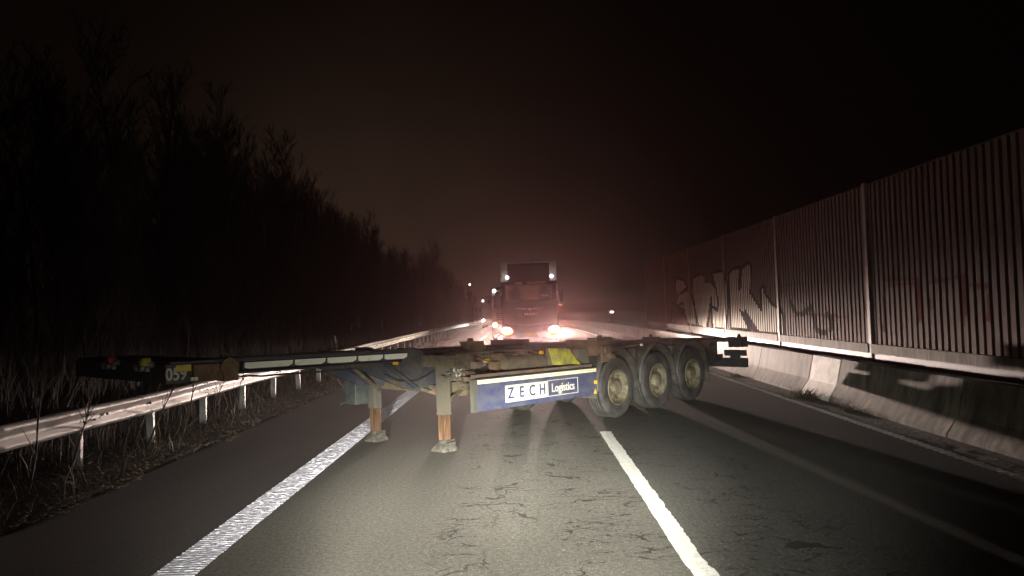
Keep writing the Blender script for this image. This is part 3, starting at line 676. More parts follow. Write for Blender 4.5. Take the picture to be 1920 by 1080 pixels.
for q in ((-2.95, -2.92, .60, .711, .98, 1.22), (-2.75, -2.70, .58, .711, 1.14, 1.20), (-2.62, -2.56, .60, .711, 1.14, 1.22), (-2.45, -2.40, .58, .711, 1.02, 1.08), (-2.2, -2.17, .60, .711, .95, 1.22)):
    part(MB().box(*q), 'beam_bracket', M['olive'])
place_text('beam_number', '059', .215, M['white'], tr, (-3.24, .709, .955), SIDE, .006, .92, T)
# twistlock block standing up on the deck
mb = MB().box(-2.98, -2.66, .66, .84, 1.269, 1.41).cyl((-2.86, .75, 1.41), (-2.86, .75, 1.46), .055, .04, n=10).cyl((-2.56, .75, 1.269), (-2.56, .75, 1.33), .06, .03, n=10).box(-3.02, -2.98, .68, .82, 1.38, 1.41)
part(mb, 'deck_twistlock', M['rust'])
# landing legs
def leg(yc):
    L = MB().box(-3.80, -3.66, yc - .07, yc + .07, .50 - .082, 1.09)
    L.box(-3.807, -3.653, yc - .077, yc + .077, .50 - .082, .52 - .082)
    o = part(L, 'landing_leg', M['leg'])
    part(MB().box(-3.789, -3.671, yc - .059, yc + .059, .06 - .082, .50 - .083), 'inner_leg', M['rustbright'], o)
    f = MB(); pts = []
    # worn sand shoe, dished and bent at the rim
    rings = [(.07, .15), (.085, .11), (.13, .07), (.155, .035), (.16, .0)]
    n = 20
    for r, z in rings:
        for i in range(n):
            t = 2 * PI * i / n; sq = 1 / max(abs(cos(t)), abs(sin(t))) ** .55
            rr = r * sq * (1 + (.08 * sin(5 * t + yc * 3) if r > .12 else 0)); pts.append((-3.73 + rr * cos(t), yc + rr * sin(t), z + (.014 * sin(4 * t) if 0 < z < .09 else 0)))
    f.add(pts, [(a * n + i, a * n + (i + 1) % n, (a + 1) * n + (i + 1) % n, (a + 1) * n + i) for a in range(len(rings) - 1) for i in range(n)])
    f.add(pts[:n], [list(range(n))])
    f.box(-3.65, -3.58, yc - .05, yc + .05, .05, .14).box(-3.82, -3.64, yc - .125, yc - .11, .05, .12)
    f.build('foot', M['mud'], o)
    return o
leg(.45); leg(1.99)
part(MB().box(-3.78, -3.68, .522, 1.918, .72, .82), 'leg_cross_beam', M['olive'])
part(MB().tube([(-3.73, .60, .70), (-4.35, 1.0, .96), (-4.6, 1.1, 1.12)], .035, 6).tube([(-3.73, 1.85, .70), (-4.35, 1.45, .96), (-4.6, 1.35, 1.12)], .035, 6), 'leg_stay', M['olive'])
part(MB().tube([(-3.60, .45, .62), (-3.15, .62, .74), (-3.05, .70, .86)], .03, 6).box(-3.58, -3.04, .56, .70, .70, .84), 'leg_stay', M['olive'])
part(MB().tube([(-3.73, .37, 1.0), (-3.73, .24, 1.0), (-3.60, .23, .80), (-3.60, .16, .80)], .014, 6), 'crank_handle', M['leg'])
part(MB().cyl((-3.9, .30, .93), (-3.86, .30, .93), .05, n=8).tube([(-3.73, .33, .93), (-3.73, .22, .93)], .025, 6), 'leg_gearbox', M['leg'])
# dark storage box with a hanging strap loop on the far side
mb = MB().box(-3.98, -3.52, 2.14, 2.42, .47, .98)
bx = part(mb, 'storage_box', M['boxdark'], bevel=.012)
part(MB().tube([(-3.97, 2.36, .99), (-4.02, 2.40, .98), (-4.08, 2.44, .90), (-4.09, 2.44, .85), (-4.0, 2.42, .74)], .014, 6), 'strap_loop', M['black'], bx)
part(MB().tube([(-3.97, 2.4, .50), (-4.05, 2.44, .47), (-4.06, 2.44, .44)], .014, 6), 'strap_hook', M['black'], bx)
part(MB().box(-4.02, -3.9, 2.0, 2.13, .93, 1.02).box(-4.2, -3.6, 1.76, 2.1, 1.0, 1.06), 'box_bracket', M['neck'])
# amber marker on the knee
part(MB().box(-4.46, -4.40, .60, .64, 1.15, 1.185), 'side_marker_lamp', M['amber'])
part(MB().box(-4.39, -4.35, .61, .64, 1.15, 1.18), 'marker_socket', M['rust'])
part(MB().cyl((-1.30, .48, 1.205), (-1.30, .44, 1.205), .016, n=8), 'side_marker_lamp', M['clear'])
part(MB().cyl((.78, .02, 1.23), (.78, -.02, 1.23), .022, n=8), 'side_marker_lamp', M['clear'])
# ---- blue side guard with lettering
PZ0, PZ1 = .455, .90
sg = part(MB().box(-3.50, -.66, .0, .035, PZ0, PZ1).box(-3.50, -.66, .035, .12, PZ0, PZ0 + .02).box(-3.50, -.66, .035, .12, PZ1 - .02, PZ1), 'side_guard', M['blue'])
part(MB().box(-3.60, -3.502, .002, .05, PZ0 - .005, PZ1 + .0), 'end_cap', M['leg'], sg)
part(MB().box(-3.515, -.65, -.010, .036, PZ1 + .001, PZ1 + .014), 'top_rail', M['black'], sg)
part(MB().box(-3.50, -.66, .085, .13, .83, .962), 'upper_guard_rail', M['frame'], sg)
for x in (-3.2, -2.0, -.9): part(MB().box(x, x + .05, .13, .70, .84, .90), 'guard_bracket', M['frame'], sg)
mb = MB(); n = 48; x0, x1 = -3.505, -.665; dx = (x1 - x0) / n
for i in range(n):
    for j in range(2):
        for h_ in range(2):
            xa = x0 + dx * (i + h_ / 2) + .004; mb.box(xa, xa + dx / 2 - .006, -.004, -.001, PZ1 - .064 + j * .03, PZ1 - .064 + j * .03 + .026)
part(mb, 'reflective_tape', M['tape'], sg)
zc = .655
for i, ch in enumerate('ZECH'):
    xa = -2.935 + i * .241
    tl = part(MB().box(xa, xa + .232, -.005, -.001, .530, .776), 'letter_tile', M['cream'], sg)
    place_text('letter', ch, .225, M['bluevinyl'], tl, (xa + .116, -.0055, .653), SIDE, .0035, .95, T)
lf = MB(); a0, a1, c0, c1, w_ = -1.965, -1.185, .532, .782, .011
lf.box(a0, a1, -.005, -.001, c0, c0 + w_).box(a0, a1, -.005, -.001, c1 - w_, c1).box(a0, a0 + w_, -.005, -.001, c0 + w_, c1 - w_).box(a1 - w_, a1, -.005, -.001, c0 + w_, c1 - w_)
fr = part(lf, 'letter_frame', M['cream'], sg)
place_text('lettering', 'Logistics', .185, M['cream'], fr, (-1.575, -.0045, .652), SIDE, .002, .93, T)
part(MB().cyl((-.70, -.001, .665), (-.70, -.02, .665), .034, n=12), 'side_marker_lamp', M['amber'], sg)
part(MB().prism([(-.76, .47), (-.66, .47), (-.71, .56)], -.004, -.001), 'warning_triangle', M['yellabel'], sg)
part(MB().box(-3.40, -2.70, .655, .672, .62, .79), 'lower_plate', M['olive'])
part(MB().box(-.2, 4.83, .28, .40, 1.165, 1.222), 'side_rail', M['frame'])
# ---- wheels
RW = .5295; WW = .36
AX = 1.345
tp = [(.30, .035), (.33, .012), (.40, .0), (.46, .004), (.495, .018), (.515, .035), (RW, .06)]
tread = []
y0 = .06; gw = .014; nb = 5; bw = (WW - .12 - gw * (nb - 1)) / nb
for i in range(nb):
    tread += [(RW, y0), (RW, y0 + bw)]
    if i < nb - 1: tread += [(RW - .016, y0 + bw + .001), (RW - .016, y0 + bw + gw - .001)]
    y0 += bw + gw
tprof = tp[:-1] + tread + [(.515, WW - .035), (.46, WW - .004), (.40, WW), (.30, WW - .03)]
TYRE = MB().lathe(tprof, 56)
for rr_ in (.385, .44): TYRE.lathe([(rr_ - .006, .0025), (rr_, -.004), (rr_ + .006, .0025)], 56)
TYREM = TYRE.mesh('tyre', M['tyre'])
RIM = MB().lathe([(.302, .30), (.302, .03), (.312, .012), (.300, .004), (.288, .02), (.275, .07), (.262, .115), (.21, .128), (.175, .115), (.165, .10), (.0, .10)], 48)
for i in range(10):   # hand holes as recessed dark slots
    pass
RIMM = RIM.mesh('wheel', M['rim'])
HUB = MB().lathe([(.13, .10), (.13, .03), (.115, .012), (.09, .004), (.0, .0)], 24)
for i in range(10):
    t = 2 * PI * i / 10; HUB.cyl((.19 * cos(t), .122, .19 * sin(t)), (.19 * cos(t), .085, .19 * sin(t)), .017, n=6)
HUBM = HUB.mesh('hub', M['rim'])
HOLE = MB()
for i in range(10):
    t = 2 * PI * (i + .5) / 10; HOLE.cyl((.238 * cos(t), .1225, .238 * sin(t)), (.238 * cos(t), .1165, .238 * sin(t)), .019, n=8)
HOLEM = HOLE.mesh('hand_hole', M['black'])
for i in range(3):
    for side_ in (0, 1):
        w = bpy.data.objects.new('wheel', RIMM); COL.objects.link(w); w.parent = tr
        w.location = (AX * i, 0 if side_ == 0 else TW, RW - .004); w.rotation_euler = (0, random.uniform(0, 6), 0) if side_ == 0 else (0, random.uniform(0, 6), PI)
        for nm, me in (('tyre', TYREM), ('hub', HUBM), ('hand_hole', HOLEM)):
            c = bpy.data.objects.new(nm, me); COL.objects.link(c); c.parent = w
    part(MB().cyl((AX * i, .30, RW), (AX * i, TW - .30, RW), .075, n=12).box(AX * i - .3, AX * i + .1, .70, .80, .55, .75).cyl((AX * i + .32, .74, .55), (AX * i + .32, .74, .95), .13, n=12).cyl((AX * i + .32, 1.70, .55), (AX * i + .32, 1.70, .95), .13, n=12).prism([(AX * i - .45, 1.03), (AX * i - .2, 1.03), (AX * i - .1, .6), (AX * i - .3, .6)], .70, .80).prism([(AX * i - .45, 1.03), (AX * i - .2, 1.03), (AX * i - .1, .6), (AX * i - .3, .6)], 1.64, 1.74), 'axle', M['frame'], tilt=False)
# ---- mudguards
def guard(i, ya, yb, name='mudguard'):
    b = MB(); n = 22; pts = []
    a0, a1 = (-4, 184)
    prof_ = [(0, ya - .012, .642), (1, ya, .662), (2, ya + .02, .668), (3, yb - .02, .668), (4, yb, .662), (5, yb, .648)]
    for k_ in range(n + 1):
        t = R(a0 + (a1 - a0) * k_ / n)
        for _, yy, rr in prof_: pts.append((AX * i + rr * cos(t), yy, RW + .03 + rr * sin(t)))
    k = 6
    b.add(pts, [(c * k + a, c * k + a + 1, (c + 1) * k + a + 1, (c + 1) * k + a) for c in range(n) for a in range(k - 1)], 0, True)
    b.add([(AX * i + (p[0] - AX * i) * .985, p[1], RW + .03 + (p[2] - RW - .03) * .985) for p in pts], [(c * k + a, (c + 1) * k + a, (c + 1) * k + a + 1, c * k + a + 1) for c in range(n) for a in range(k - 1)], 0, True)
    # straight skirts below
    for sx, zz_ in ((-1, .40 if i == 0 else .50), (1, .30 if i == 2 else .46)):
        xe = AX * i + sx * .664; b.box(xe - .012, xe + .012, ya, yb, zz_, RW + .02)
    return b.build(name, M['guard'], tr, fix=False)
for i in range(3):
    guard(i, .0, .40); guard(i, TW - .40, TW)
for q in (.64, 1.98): part(MB().box(q, q + .08, .06, .62, .92, 1.17), 'guard_stay', M['guard'])
# ---- tail: frame ends, rear bolster, lamp boards, bumper
rb = part(MB().box(4.86, 5.14, -.02, TW + .02, 1.145, 1.235).box(4.84, 5.16, -.05, .26, 1.03, 1.255).box(4.84, 5.16, TW - .26, TW + .05, 1.03, 1.255), 'rear_bolster', M['black'])
part(MB().cyl((5.0, .08, 1.255), (5.0, .08, 1.32), .05, .03, n=10).cyl((5.0, TW - .08, 1.255), (5.0, TW - .08, 1.32), .05, .03, n=10), 'twistlock_cone', M['black'], rb)
for ya in (.66, 1.48): part(MB().box(4.85, 5.10, ya, ya + .30, .70, 1.145).box(4.7, 5.08, ya - .14, ya + .0, .72, .86), 'frame_end', M['black'])
bmp = part(MB().box(5.06, 5.20, -.03, TW + .03, .57, .775), 'rear_bumper', M['black'])
part(MB().cyl((5.13, -.03, .71), (5.13, -.06, .71), .02, n=8), 'end_lamp', M['black'], bmp)
for ya in (.0, TW - .49): 
    lb_ = part(MB().box(5.08, 5.20, ya, ya + .49, .825, .955).box(5.10, 5.16, ya + .13, ya + .36, .775, .825), 'tail_lamp', M['black'])
    part(MB().box(5.2, 5.215, ya + .03, ya + .46, .84, .94), 'lens', M['red'], lb_)
rh = random.Random(21)
def hose(x0, x1, y, z, sag, r=.014, m='black'):
    pts = []
    for i in range(9):
        t = i / 8; pts.append((x0 + (x1 - x0) * t, y + rh.uniform(-.01, .01), z - sag * 4 * t * (1 - t) + rh.uniform(-.008, .008)))
    part(MB().tube(pts, r, 6), 'air_hose', M[m])
hose(-3.3, -2.5, .58, 1.10, .12); hose(-2.7, -1.9, .56, 1.06, .15, .012); hose(-2.2, -1.1, .60, 1.14, .10); hose(-1.5, -.7, .55, 1.02, .10, .016); hose(-3.5, -1.2, .64, 1.19, .03, .010, 'rust'); hose(-3.2, -.9, .62, .97, .05, .018, 'olive')
hose(-4.6, -3.7, .66, 1.02, .12, .014); hose(-6.9, -4.4, .80, 1.16, .05, .012)
for x, z, w_, h_ in ((-2.28, 1.07, .16, .13), (-1.98, 1.13, .09, .09), (-1.02, 1.12, .08, .16), (-3.02, 1.06, .10, .10)):
    part(MB().box(x, x + w_, .50, .62, z - h_ / 2, z + h_ / 2).cyl((x + w_ / 2, .50, z), (x + w_ / 2, .46, z), w_ * .28, n=10), 'valve_block', M['frame' if w_ > .09 else 'rust'])
for i in range(9):
    for z in (PZ0 + .03, PZ1 - .085):
        x = -3.44 + i * .345; part(MB().cyl((x, -.0005, z), (x, -.006, z), .007, n=6), 'panel_bolt', M['frame'], sg)
# yellow wheel chock in its holder under the deck
chock = MB().prism([(-1.50, 1.255), (-1.17, 1.235), (-1.06, 1.12), (-.86, .955), (-1.12, .99), (-1.40, .985)], .16, .34)
for k_ in range(4):
    xa = -1.40 + k_ * .075; chock.prism([(xa, 1.22), (xa + .03, 1.22), (xa - .02, 1.10), (xa - .05, 1.10)], .145, .16)
ck = chock.build('wheel_chock', M['yellow'], None, fn=T, label='yellow plastic wheel chock stowed under the deck above the blue panel', cat='wheel chock')
ck.location = (TX, TY, 0); ck.rotation_euler = (0, 0, TA)
part(MB().box(-1.52, -1.36, .345, .37, .96, 1.26).box(-1.1, -.9, .345, .37, .94, 1.1).box(-1.55, -.85, .37, .60, 1.0, 1.04), 'chock_holder', M['frame'])

# ------------------------------------------------------------------ the oncoming truck
M['cab'] = mat('dark_cab_paint', (0.020, 0.017, 0.026), 0.35, dirt=(0.04, 0.036, 0.036), amount=0.35, scale=3, coat=.4)
M['cabtop'] = mat('dark_roof_screen', (0.018, 0.016, 0.026), 0.4)
M['boxwhite'] = mat('white_box_body', (0.36, 0.35, 0.34), 0.5, dirt=(0.24, 0.23, 0.22), amount=0.4, scale=1.5)
M['grille'] = mat('black_grille', (0.02, 0.02, 0.022), 0.5)
M['chrome'] = mat('chrome_trim', (0.95, 0.94, 0.93), 0.45, metal=0.2)
M['bumper'] = mat('grey_bumper', (0.10, 0.085, 0.10), 0.5, dirt=(0.16, 0.14, 0.14), amount=.4, scale=3)
M['plate'] = mat('yellow_number_plate', (0.85, 0.66, 0.08), 0.35)
M['lamp'] = emit('headlamp_light', (1.0, 0.93, 0.86), 13.0)
M['lampw'] = emit('roof_lamp_light', (1.0, 0.93, 0.93), 9.0)
M['indic'] = emit('orange_indicator_and_fringe', (1.0, 0.17, 0.02), 5.0)
M['indic2'] = emit('warm_lamp_light', (1.0, 0.55, 0.26), 10.0)
M['tray'] = emit('lit_dashboard_sign', (1.0, 0.34, 0.16), 0.55)
M['dash'] = emit('dashboard_lamp_light', (1.0, 0.95, 0.8), 3.0)
M['interior'] = mat('grey_cab_lining', (0.42, 0.32, 0.27), 0.9)
M['skin'] = mat('skin', (0.42, 0.26, 0.19), 0.6)
M['jacket'] = mat('dark_jacket', (0.05, 0.045, 0.05), 0.9)
def glass(name, tint, alpha):
    m = bpy.data.materials.new(name); m.use_nodes = True; t = m.node_tree; t.nodes.clear()
    o = t.nodes.new('ShaderNodeOutputMaterial'); mx = t.nodes.new('ShaderNodeMixShader'); mx.inputs[0].default_value = alpha
    a = t.nodes.new('ShaderNodeBsdfTransparent'); a.inputs[0].default_value = (*tint, 1); g = t.nodes.new('ShaderNodeBsdfGlossy'); g.inputs['Roughness'].default_value = .06; g.inputs['Color'].default_value = (.6, .6, .6, 1)
    t.links.new(a.outputs[0], mx.inputs[1]); t.links.new(g.outputs[0], mx.inputs[2]); t.links.new(mx.outputs[0], o.inputs[0]); return m
M['glass'] = glass('tinted_windscreen', (.55, .5, .5), .12)
FRONT = ((1, 0, 0), (0, 0, 1))
def truck_wheel(parent, x, y, r=.5, w=.3):
    return MB().lathe([(.29, .0), (.40, -.01), (r - .03, .0), (r, .03), (r, w - .03), (r - .03, w)], 24).build('wheel', M['tyre'], parent, fix=False)
tk = empty('oncoming_truck', (TRX, TRY, drop(TRY)), label='dark oncoming lorry with white box body, roof lamps and blazing headlights facing the camera', cat='truck')
# cab shell: sides, roof screen, front panels (front face at y=0)
cab = MB()
cab.prism([(-.02, .55), (-.02, 2.28), (.16, 3.08), (.3, 3.16), (1.9, 3.16), (1.9, .55)], -1.22, -1.17, 'x').prism([(-.02, .55), (-.02, 2.28), (.16, 3.08), (.3, 3.16), (1.9, 3.16), (1.9, .55)], 1.17, 1.22, 'x')
cab.box(-1.17, 1.17, 1.85, 1.9, .55, 3.1)
cab.prism([(0.45, 3.12), (1.9, 3.14), (1.9, 3.10), (.45, 3.08)], -1.0, 1.0, 'x')
cab.prism([(.0, 1.2), (.0, 2.28), (.05, 2.28), (.05, 1.2)], -1.17, 1.17, 'x')
cab.box(-1.17, 1.17, .05, 1.85, 1.15, 1.2)
cab.box(-1.17, -1.02, .0, .14, 2.28, 3.05).box(1.02, 1.17, .0, .14, 2.28, 3.05)
co = cab.build('cab', M['cab'], tk, bevel=.02)
MB().prism([(.15, 3.08), (.395, 3.95), (.418, 3.94), (.19, 3.06)], -.93, .93, 'x').prism([(.06, 2.98), (.10, 3.14), (.2, 3.14), (.2, 2.98)], -1.15, 1.15, 'x').build('roof_screen', M['cabtop'], co)
MB().prism([(.02, 2.29), (.15, 2.99), (.16, 2.99), (.03, 2.29)], -1.02, 1.02, 'x').build('windscreen', M['glass'], co)
place_text('sun_visor_lettering', 'TRANSPORTS', .155, M['white'], co, (.34, .078, 3.07), ((1, 0, 0), (0, .24, .97)), .002, .92)
place_text('sun_visor_name', 'NPM', .145, M['white'], co, (-.45, .078, 3.065), ((1, 0, 0), (0, .24, .97)), .003, .92)
# grille: slats, chrome wing, badge, letters
for k_ in range(6): MB().box(-.92, .92, -.03, -.002, 1.22 + k_ * .105, 1.285 + k_ * .105).build('grille_slat', M['grille'], co)
MB().prism([(-.62, 1.965), (-.16, 1.945), (-.13, 1.90), (-.18, 1.915), (-.62, 1.955)], -.05, -.032).prism([(.62, 1.965), (.16, 1.945), (.13, 1.90), (.18, 1.915), (.62, 1.955)], -.05, -.032).prism([(-.10, 1.95), (.10, 1.95), (.06, 1.86), (-.06, 1.86)], -.05, -.034).build('chrome_wing', M['chrome'], co)
place_text('maker_letters', 'MAN', .17, M['chrome'], co, (.02, -.034, 1.69), FRONT, .006, 1.5)
MB().box(-.5, -.36, -.045, -.031, 1.60, 1.76).build('badge', M['bumper'], co)
# bumper with lamp clusters
bm_ = MB().prism([(-.06, .42), (-.10, .55), (-.10, .92), (-.03, 1.19), (.1, 1.19), (.1, .42)], -1.22, 1.22, 'x').build('bumper', M['bumper'], tk, bevel=.015)
MB().box(-.25, .27, -.125, -.104, .71, .82).build('number_plate', M['plate'], bm_)
MB().box(-.7, .7, -.108, -.101, .60, .66).box(-.5, .5, -.108, -.101, .88, 1.0).build('air_intake', M['grille'], bm_)
for sx in (-1, 1):
    hb = MB().lathe([(.0, 0), (.12, .01), (.17, .035), (.175, .06)], 20); hb.v = [(p[0] * 1.25 + sx * 1.03, p[1] - .155, p[2] * .80 + 1.0 + .12 * sx * p[0]) for p in hb.v]
    hl = hb.build('headlight', M['lamp'], bm_, fix=False)
    hb = MB().lathe([(.155, 0), (.205, .01), (.21, .04)], 20); hb.v = [(p[0] * 1.22 + sx * 1.02, p[1] - .125, p[2] * .85 + .955) for p in hb.v]
    hb.build('orange_fringe_ring', M['indic'], bm_, fix=False)  # glowing ring added round the lens as the orange fringe of its glare
    MB().box(sx * 1.0 - .13, sx * 1.0 + .15, -.112, -.102, .865, .925).build('indicator', M['indic'], bm_)
    MB().box(sx * 1.03 - .16, sx * 1.03 + .17, -.108, -.1012, .80, .86).build('lamp_housing', M['grille'], bm_)
    rl = MB().lathe([(.0, 0), (.05, .008), (.075, .03), (.075, .06)], 16, (sx * .985 + .03, .115, 3.345)).build('roof_lamp', M['lampw'], co, fix=False)
    # mirrors on arms
    mr_ = MB().box(sx * 1.30, sx * 1.50, .02, .14, 2.05, 2.72).tube([(sx * 1.2, .15, 2.75), (sx * 1.38, .1, 2.70)], .02).tube([(sx * 1.2, .15, 2.1), (sx * 1.38, .1, 2.1)], .02).build('mirror', M['cab'], co, bevel=.02)
    MB().box(sx * 1.05 - .05, sx * 1.05 + .05, -.02, .02, 1.25, 2.2).build('corner_deflector', M['cab'], co)
for x_, a_ in ((-.5, .5), (.25, .5)): MB().tube([(x_, -.02, 2.27), (x_ + .55, .0, 2.34)], .012).build('wiper', M['grille'], co)
# cab interior
MB().box(-1.1, 1.1, .12, .5, 2.1, 2.34).box(-1.1, 1.1, 1.4, 1.45, 1.2, 3.0).build('dashboard', M['interior'], co)
MB().box(-.12, .38, .10, .12, 2.345, 2.43).build('dashboard_sign', M['tray'], co)
MB().box(.52, .56, .1, .12, 2.50, 2.54).box(.62, .66, .1, .12, 2.48, 2.53).box(.72, .84, .1, .12, 2.48, 2.515).build('dashboard_lamp', M['dash'], co)
for sx in (-.62, .68): MB().box(sx - .25, sx + .25, .85, 1.0, 1.6, 2.75).box(sx - .25, sx + .25, .55, .9, 1.55, 1.75).box(sx - .14, sx + .14, .86, .98, 2.76, 2.95).build('seat', M['grille'], co)
tw_ = MB().lathe([(.20, 0), (.225, .02), (.20, .04)], 20, (.68, .5, 2.2)).build('steering_wheel', M['grille'], co, fix=False)
MB().prism([(-1.25, 3.17), (1.25, 3.17), (1.25, 3.98), (1.17, 4.04), (-1.17, 4.04), (-1.25, 3.98)], .42, 2.28, 'y').build('roof_fairing', M['boxwhite'], tk)
# wheels and box body
for x_ in (-1.2, .9):
    for y_ in (1.35, 5.0, 11.0, 12.3):
        o = truck_wheel(tk, x_, y_); o.location = (x_, y_, .5); o.rotation_euler = (0, 0, R(-90)); 
MB().box(-1.26, 1.25, 2.3, 15.4, 1.15, 4.05).build('box_body', M['boxwhite'], tk, bevel=.03)
MB().box(-.45, .45, .6, 15.0, .6, 1.1).build('chassis_frame', M['grille'], tk)
MB().box(-1.2, 1.2, 1.95, 2.25, 1.2, 2.6).build('rear_cab_gap', M['grille'], tk)
MB().box(1.21, 1.235, .02, .06, 2.1, 3.0).build('pillar_trim', M['chrome'], co)
# driver
def person_seated(x, y, z, name, label):
    me = bpy.data.meshes.new(name)
    V = [(0, .0, 0), (0, .05, .25), (0, .05, .48), (0, .04, .56), (0, .02, .63), (0, .0, .74), (.19, .04, .46), (.25, -.12, .26), (.17, -.36, .30), (.12, -.42, .32), (-.19, .04, .46), (-.25, -.12, .26), (-.17, -.36, .30), (-.12, -.42, .32), (.11, -.3, .02), (.13, -.4, -.4), (-.11, -.3, .02), (-.13, -.4, -.4)]
    E_ = [(0, 1), (1, 2), (2, 3), (3, 4), (4, 5), (2, 6), (6, 7), (7, 8), (8, 9), (2, 10), (10, 11), (11, 12), (12, 13), (0, 14), (14, 15), (0, 16), (16, 17)]
    RD = [.15, .15, .14, .06, .085, .09, .075, .055, .045, .04, .075, .055, .045, .04, .085, .06, .085, .06]
    me.from_pydata(V, E_, []); o = bpy.data.objects.new(name, me); COL.objects.link(o)
    sk = o.modifiers.new('skin', 'SKIN'); sk.use_smooth_shade = True
    for v, r_ in zip(me.skin_vertices[0].data, RD): v.radius = (r_, r_)
    me.skin_vertices[0].data[0].use_root = True
    ss = o.modifiers.new('subdivision', 'SUBSURF'); ss.levels = 1; ss.render_levels = 1
    me.materials.append(M['jacket']); o.location = (x, y, z)
    props(o, label=label, cat='person')
    h_ = MB(); 
    h_.lathe([(.0, -.11), (.06, -.10), (.085, -.05), (.09, 0), (.08, .06), (.04, .1), (.0, .11)], 14, (0, -.01, .72)).build('face', M['skin'], o, fix=False)
    MB().box(-.012, .012, -.135, -.11, .70, .74).build('nose', M['skin'], o)
    return o
person_seated(TRX + .68, TRY + .78, 1.78, 'person', 'person in dark clothing sitting behind the windscreen of the oncoming lorry')

# ------------------------------------------------------------------ trucks queued behind it
def queue_truck(x, y, dz, label, lampmat, headmat, body):
    r = empty('queued_truck', (x, y, dz), label=label, cat='truck')
    c = MB().prism([(0, .5), (0, 2.1), (.2, 2.95), (.5, 3.3), (1.9, 3.5), (1.9, .5)], -1.2, 1.2, 'x').build('cab', body, r, bevel=.04)
    MB().prism([(-.012, 2.12), (.175, 2.9), (.185, 2.88), (0, 2.10)], -1.05, 1.05, 'x').build('windscreen', M['cabtop'], c)
    MB().box(-1.2, 1.2, -.08, -.002, .4, 1.15).build('bumper', M['bumper'], r)
    for k_ in range(4): MB().box(-.9, .9, -.03, -.002, 1.25 + k_ * .14, 1.34 + k_ * .14).build('grille_slat', M['grille'], c)
    for sx in (-1, 1):
        MB().lathe([(.0, 0), (.12, .01), (.17, .04), (.17, .07)], 16, (sx * 1.0, -.14, .95)).build('headlight', headmat, r, fix=False)
        MB().lathe([(.0, 0), (.08, .01), (.11, .04), (.11, .07)], 14, (sx * 1.0, .20, 3.25)).build('roof_lamp', lampmat, c, fix=False)
        MB().box(sx * 1.26, sx * 1.44, .05, .15, 1.95, 2.6).build('mirror', M['cab'], c)
    MB().box(-1.25, 1.25, 2.3, 13, 1.1, 3.9).build('box_body', M['boxwhite'], r)
    for x_ in (-1.2, .9):
        for y_ in (1.3, 5, 10.5):
            o = truck_wheel(r, x_, y_); o.location = (x_, y_, .5); o.rotation_euler = (0, 0, R(-90))
    return r
queue_truck(-.72, 49.9, drop(50), 'pale lorry queued close behind the dark oncoming lorry, only its left lamps showing', M['lampw'], M['indic2'], M['boxwhite'])
queue_truck(-3.4, 88.2, drop(88) + .1, 'farthest lorry at the back of the queue, small white lamps beside the guardrail', M['lampw'], M['lampw'], M['cab'])

# ------------------------------------------------------------------ left verge: trees, thicket, grass, saplings
def tree_proto(seed, h, spread):
    rr = random.Random(seed); tb_ = MB(); cb = MB()
    nst = rr.choice((1, 2, 3)); tips = []
    for s_ in range(nst):
        a = rr.uniform(0, 6.28); lean = rr.uniform(.02, .10) * (nst > 1) * 2
        base = Vector((.12 * cos(a), .12 * sin(a), -.2)) if nst > 1 else Vector((0, 0, -.2)); pts = [base]; d = Vector((lean * cos(a), lean * sin(a), 1))
        for i in range(7):
            d = (d + Vector((rr.uniform(-.12, .12), rr.uniform(-.12, .12), .1))).normalized(); pts.append(pts[-1] + d * (h * rr.uniform(.85, 1) / 7.2))
        r0 = .085 if nst == 1 else .06
        tb_.tube(pts, r0, 6, r1=.006)
        n = 64 if nst == 1 else 40
        for i in range(n):
            f = rr.uniform(.10, .99); k = min(int(f * 7), 6); p = pts[k].lerp(pts[k + 1], f * 7 - k)
            az = rr.uniform(0, 6.28); L = (1 - f * .52) * h * .28 * spread * rr.uniform(.5, 1.15); up = rr.uniform(.7, 1.6)
            d2 = Vector((cos(az), sin(az), up)).normalized(); bp = [p]
            for q in range(3):
                d2 = (d2 + Vector((rr.uniform(-.25, .25), rr.uniform(-.25, .25), rr.uniform(.05, .35)))).normalized(); bp.append(bp[-1] + d2 * L / 3)
            rb0 = .006 + .016 * (1 - f)
            for q in range(3): cb.cyl(bp[q], bp[q + 1], rb0 * (1 - q * .28), rb0 * (.72 - q * .24), 3, 0, False)
            for t_ in range(9):
                g = rr.uniform(.15, 1) * 3; kk = min(int(g), 2); pp = bp[kk].lerp(bp[kk + 1], g - kk)
                d3 = (d2 + Vector((rr.uniform(-.9, .9), rr.uniform(-.9, .9), rr.uniform(-.1, .9)))).normalized(); l3 = L * rr.uniform(.2, .5)
                e = pp + d3 * l3; cb.cyl(pp, e, .0075, .004, 3, 0, False)
                for u_ in range(4):
                    d4 = (d3 + Vector((rr.uniform(-.8, .8), rr.uniform(-.8, .8), rr.uniform(-.2, .8)))).normalized(); p4 = pp.lerp(e, rr.uniform(.2, 1))
                    cb.cyl(p4, p4 + d4 * l3 * rr.uniform(.3, .7), .005, .003, 3, 0, False)
    return tb_.mesh('trunk', M['bark']), cb.mesh('crown', M['twig'])
protos = [tree_proto(100 + i, 8.2, (.75, 1.0, .6, 1.1, .85, .7)[i]) for i in range(6)]
def tree(x, y, s, k):
    t = empty('bare_tree', (x, y, drop(y) + (.1 if x > -14 else .4)), random.uniform(0, 6.28), label='leafless tree standing in the dark wood behind the left guardrail', cat='tree', group='bare trees of the wood behind the left guardrail')
    t.scale = (s, s, s * random.uniform(.95, 1.12))
    for nm, me in zip(('trunk', 'crown'), protos[k]):
        o = bpy.data.objects.new(nm, me); COL.objects.link(o); o.parent = t
rt = random.Random(5)
y = 5.0
